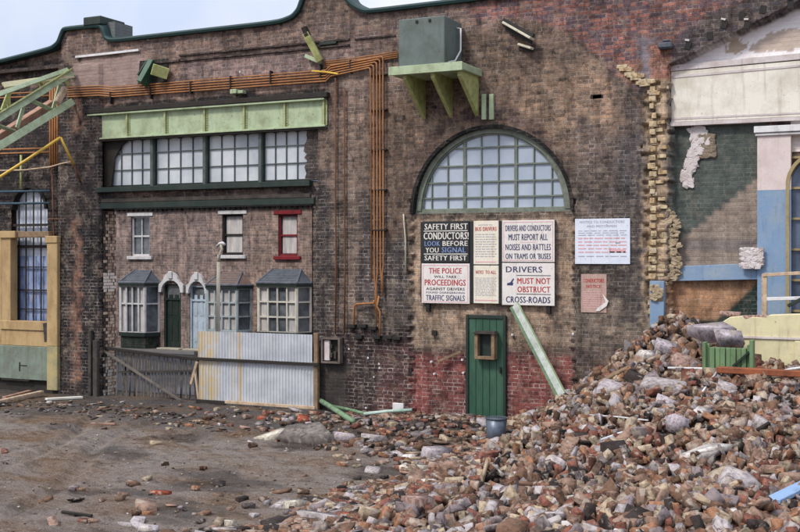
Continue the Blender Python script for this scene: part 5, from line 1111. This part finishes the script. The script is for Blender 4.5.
for kinds, lim in ((('brick', 'half'), 300), (('stone',), 260), (('slab',), 90)):
    grp_ = sorted([i for i in items if i[0] in kinds], key=lambda i: -score(i) if visible(i) else 0); ind += grp_[:lim]; rest += grp_[lim:]
# stuff object
VV = []; FF = []; CC = []; off = 0
for kind, ti, col, loc, rot, sc in rest:
    V, F = TPL[kind][ti]; M = np.array(Euler(rot).to_matrix()); W_ = (V*np.array(sc))@M.T+np.array(loc); VV.append(W_); FF.append(F+off); off += len(V)
    c = np.array(lin(COLS[col]))*random.uniform(.45, 1.2); CC.append(np.tile([*c, 1], (len(V), 1)))
o = raw_mesh('rubble', np.concatenate(VV), np.concatenate(FF), RUB); set_attr(o.data, 'tint', np.concatenate(CC)); o['kind'] = 'stuff'
# individuals
cache = {}
def place_name(x, y):
    d_ = -x*SA+(y+D)*CA; u = 400+FL*(x*CA+(y+D)*SA)/d_; hgt = float(heap(x, y))
    if hgt < .12: return ('on the mud below the corrugated screen' if y > -4 and x < -10 else 'on the mud below the green door' if y > -4 else 'on the bare mud left of the heap')
    if y > -2.6: return 'at the heap top by the wall' if u < 680 else 'at the heap top by the cream slab'
    if y > -5: return 'midway up the heap below the door' if u < 560 else 'midway up the heap below the joist' if u < 690 else 'midway up the heap below the orange plank'
    return 'at the heap foot in the left foreground' if u < 480 else 'at the heap foot in the middle foreground' if u < 640 else 'at the heap foot in the right foreground'
KN = {'brick': ('brick', 'whole', 'brick', 'loose bricks on the rubble heap'), 'half': ('half_brick', 'broken half', 'brick', 'loose bricks on the rubble heap'), 'stone': ('masonry_lump', 'rough', 'rubble', 'lumps of masonry on the heap'), 'slab': ('stone_slab', 'flat', 'stone', 'flat stone pieces on the heap')}
WORD = {'brick': 'brick', 'half': 'brick', 'stone': 'masonry lump', 'slab': 'stone piece'}
def chunk_object(kind, ti, col, loc, rot, sc, label=None, name=None, cat=None, grp=True):
    key = (kind, ti, col, grp)
    if key not in cache:
        V, F = TPL[kind][ti]; o_ = raw_mesh(KN[kind][0], V, F, RUBI if grp else RUBB); set_attr(o_.data, 'tint', np.tile([*(np.array(lin(COLS[col]))), 1], (len(V), 1))); cache[key] = o_.data; bpy.data.objects.remove(o_)
    o_ = bpy.data.objects.new(name or KN[kind][0], cache[key]); COL.objects.link(o_); o_.location = loc; o_.rotation_euler = rot; o_.scale = sc
    size = max(sc); sz = ('large' if size > .2 else 'small') if kind in ('stone', 'slab') else KN[kind][1]
    if label is None:
        art = 'steeply tipped' if abs(rot[0]) > .8 or abs(rot[1]) > .8 else 'flat lying' if abs(rot[0]) < .3 and abs(rot[1]) < .3 else 'tilted'
        label = f'{sz} {col} {WORD[kind]}, {art}, {place_name(loc[0], loc[1])}'
    tag(o_, label, cat or KN[kind][2], KN[kind][3] if grp else None); return o_
for it in ind: chunk_object(*it)
# named big pieces
COLS.update({'pinkish': (170, 140, 130), 'slate': (134, 126, 122), 'cream': (214, 206, 190), 'lavender': (182, 172, 180), 'rust red': (168, 84, 56)})
big = [
 ('slab', 'slate', 309, 441, (.95, .8, 1.6), (.5, -.1, .2), 'large grey stone slab propped up on the mud below the green pipe', 'stone_slab'),
 ('slab', 'cream', 273, 439, (.75, .45, .7), (.25, -.25, .3), 'flat whitish slab left of the large grey slab on the mud', 'stone_slab'),
 ('stone', 'lavender', 346, 440, (.45, .35, .4), (.1, 0, .5), 'pale lump right of the large grey slab', 'masonry_lump'),
 ('stone', 'pale grey', 375, 441, (.5, .4, .35), (.1, .1, 1.2), 'wide pale grey lump at the left end of the heap', 'masonry_lump'),
 ('stone', 'lavender', 612, 396, (.62, .5, .55), (.2, .1, .4), 'big lavender grey block near the joist foot', 'masonry_lump'),
 ('stone', 'pale grey', 665, 393, (.85, .5, .42), (.1, .05, .1), 'long pale grey block in the upper middle of the heap', 'masonry_lump'),
 ('stone', 'pinkish', 683, 369, (.6, .5, .5), (.3, .2, .6), 'pinkish squared block left of the green hatch', 'masonry_lump'),
 ('slab', 'white', 650, 363, (.4, .3, .8), (.7, .3, .3), 'bright white broken slab at the end of the joist', 'stone_slab'),
 ('slab', 'white', 706, 460, (.62, .3, .6), (.5, -.25, .3), 'bright white slab lying in the right middle of the heap', 'stone_slab'),
 ('slab', 'white', 700, 420, (.35, .3, .5), (.5, -.1, .9), 'small white slab above the larger white slab', 'stone_slab'),
 ('stone', 'pale grey', 737, 495, (.58, .52, .55), (.3, .2, .4), 'big rounded grey boulder at lower right of the heap', 'boulder'),
 ('stone', 'pale grey', 764, 434, (.42, .36, .4), (.3, .2, 1.4), 'rounded grey boulder above the big lower right boulder', 'boulder'),
 ('stone', 'lavender', 675, 432, (.5, .4, .45), (.4, .2, 2.0), 'lavender lump left of the small white slab', 'masonry_lump'),
 ('stone', 'lavender', 668, 412, (.36, .4, .4), (.4, .2, 1.0), 'lavender lump above another lavender lump in mid heap', 'masonry_lump'),
 ('stone', 'pale grey', 726, 396, (.42, .36, .36), (.2, .1, .2), 'squared grey block under the white rods', 'masonry_lump'),
 ('slab', 'white', 574, 510, (.24, .1, .6), (.2, .1, 1.0), 'narrow white sliver in the middle foreground of the heap', 'stone_slab'),
 ('slab', 'cream', 560, 512, (.22, .12, .7), (.3, .3, 2.2), 'narrow cream sliver left of the white sliver', 'stone_slab'),
 ('slab', 'pinkish', 418, 520, (.42, .3, 1.2), (.1, .05, .4), 'pinkish flat slab low in the foreground left of the heap', 'stone_slab'),
 ('slab', 'pale grey', 322, 523, (.6, .25, .8), (.1, .05, .1), 'long pale slab at the bottom edge left of the heap', 'stone_slab'),
 ('brick', 'rust red', 352, 519, (.24, .24, .24), (.1, .2, .4), 'rust red brick right of the long pale slab at the bottom edge', 'brick'),
 ('slab', 'rust red', 160, 494, (.30, .14, .3), (.05, .0, .2), 'flat orange brick fragment pressed into the mud in mid left foreground', 'brick'),
 ('slab', 'pale grey', 128, 526, (.26, .14, .3), (.05, .0, .1), 'pale flat stone in the mud at the bottom left', 'stone_slab'),
 ('slab', 'cream', 296, 508, (.3, .2, .7), (.15, .0, .6), 'cream brown flat slab at the left tip of the heap', 'stone_slab'),
 ('stone', 'dark', 181, 511, (.16, .1, .12), (.1, .0, .6), 'small dark clod on the mud in the lower left foreground', 'clod'),
 ('stone', 'dark', 80, 516, (.18, .1, .1), (.1, .0, .6), 'dark clod near the bottom left corner', 'clod'),
 ('slab', 'cream', 230, 525, (.16, .1, .4), (.1, .0, .2), 'small cream stone at the bottom edge between the mud clods', 'stone_slab'),
 ('stone', 'pale grey', 372, 472, (.3, .22, .2), (.1, .0, .2), 'pale lump on the bare mud in front of the heap edge', 'masonry_lump'),
 ('slab', 'cream', 415, 470, (.5, .25, .5), (.1, .0, .2), 'wide cream slab at the heap edge left of the metal can', 'stone_slab'),
 ('slab', 'lavender', 437, 458, (.5, .4, 1.1), (.3, .1, .8), 'grey lavender slab below the metal can on the left', 'stone_slab'),
 ('stone', 'pale grey', 485, 425, (.4, .3, .3), (.2, .1, 1.3), 'pale grey lump at the foot of the green door', 'masonry_lump'),
 ('stone', 'rust red', 303, 421, (.3, .22, .3), (.2, .1, .5), 'rust red lump beside the end of the thick green pipe', 'masonry_lump'),
 ('stone', 'rust red', 262, 419, (.22, .16, .2), (.2, .1, .5), 'rust red lump on the dark ground under the corrugated screen', 'masonry_lump'),
 ('stone', 'pinkish', 246, 429, (.26, .16, .16), (.1, .1, .5), 'pinkish flat lump on the dark ground in front of the corrugated screen', 'masonry_lump')]
for kind, col, px, py, sc, rot, lab, nm in big:
    p = R(px, py); p.z += sc[2]*.05+(.08 if float(heap(p.x, p.y)) > .25 else .0); chunk_object(kind, random.randrange(7), col, p, rot, sc, lab, nm, {'boulder': 'boulder', 'brick': 'brick', 'clod': 'clod of earth'}.get(nm, 'stone'), False)
# big fallen plaster slabs by the cream wall fragment
for px, py, y, sc, rot, lab in ((712, 333, -1.45, (.9, .4, 1.3), (.8, .06, .05), 'long pale lavender slab on top of the heap beside the cream wall slab'), (728, 340, -1.5, (.6, .5, 1.6), (1.2, .5, .1), 'whitish broken chunk leaning on the left end of the cream wall slab'), (668, 349, -1.1, (.5, .4, 1.0), (.7, .4, .1), 'grey jagged slab on the heap crest near the blue pier')):
    chunk_object('slab', random.randrange(7), 'lavender', P(px, py, y), rot, sc, lab, 'plaster_slab', 'plaster slab', False)
for k, (px, lab) in enumerate(((727, 'leftmost brick resting along the top of the cream wall slab'), (733, 'second brick from the left along the top of the cream wall slab'), (749, 'middle brick resting along the top of the cream wall slab'), (757, 'fourth brick from the left on top of the cream wall slab'), (764, 'rightmost brick resting along the top of the cream wall slab'))):
    p = P(px, 314 if px < 745 else 317.5, fy+.12); chunk_object('brick', k, 'pinkish', p, (random.uniform(-.1, .1), random.uniform(-.1, .1), random.uniform(-.3, .3)), (.25, .24, .24), lab, 'brick', 'brick', False)
# ---------------------------------------------------------------- sky and light
w = bpy.data.worlds.new('World'); S.world = w; w.use_nodes = True; N = w.node_tree.nodes; L = w.node_tree.links; bg = N['Background']
SEL, SAZ = math.radians(48), math.radians(205)
sky = N.new('ShaderNodeTexSky'); sky.sky_type = 'NISHITA'; sky.sun_disc = False; sky.sun_elevation = SEL; sky.sun_rotation = SAZ; sky.air_density = 1.0; sky.dust_density = 3.0
tc = N.new('ShaderNodeTexCoord'); nz1 = noise(N, L, tc.outputs['Generated'], 2.4, 5, .55)
sp = N.new('ShaderNodeSeparateXYZ'); L.new(tc.outputs['Generated'], sp.inputs[0]); el = ramp(N, L, sp.outputs[2], -.02, .9)
cl = mixc(N, L, (8.5, 8.65, 9.0), (17.5, 17.4, 17.6), el); cl = mixc(N, L, cl, (.68, .76, .94), ramp(N, L, nz1, .62, .42), 'MULTIPLY')
k = mixc(N, L, sky.outputs[0], cl, .85); L.new(k, bg.inputs['Color']); bg.inputs['Strength'].default_value = .092
sun = bpy.data.lights.new('sun', 'SUN'); sun.energy = 2.3; sun.angle = math.radians(10); sun.color = (1, .93, .83); so = bpy.data.objects.new('sun', sun); COL.objects.link(so)
dirv = Vector((math.sin(SAZ)*math.cos(SEL), math.cos(SAZ)*math.cos(SEL), math.sin(SEL))); so.rotation_euler = dirv.to_track_quat('Z', 'Y').to_euler()
S.view_settings.view_transform = 'Standard'; S.view_settings.look = 'None'; S.view_settings.exposure = .18; S.view_settings.gamma = 1; S.view_settings.use_curve_mapping = False
S.render.engine = 'CYCLES'; S.render.resolution_x = 1024; S.render.resolution_y = 681
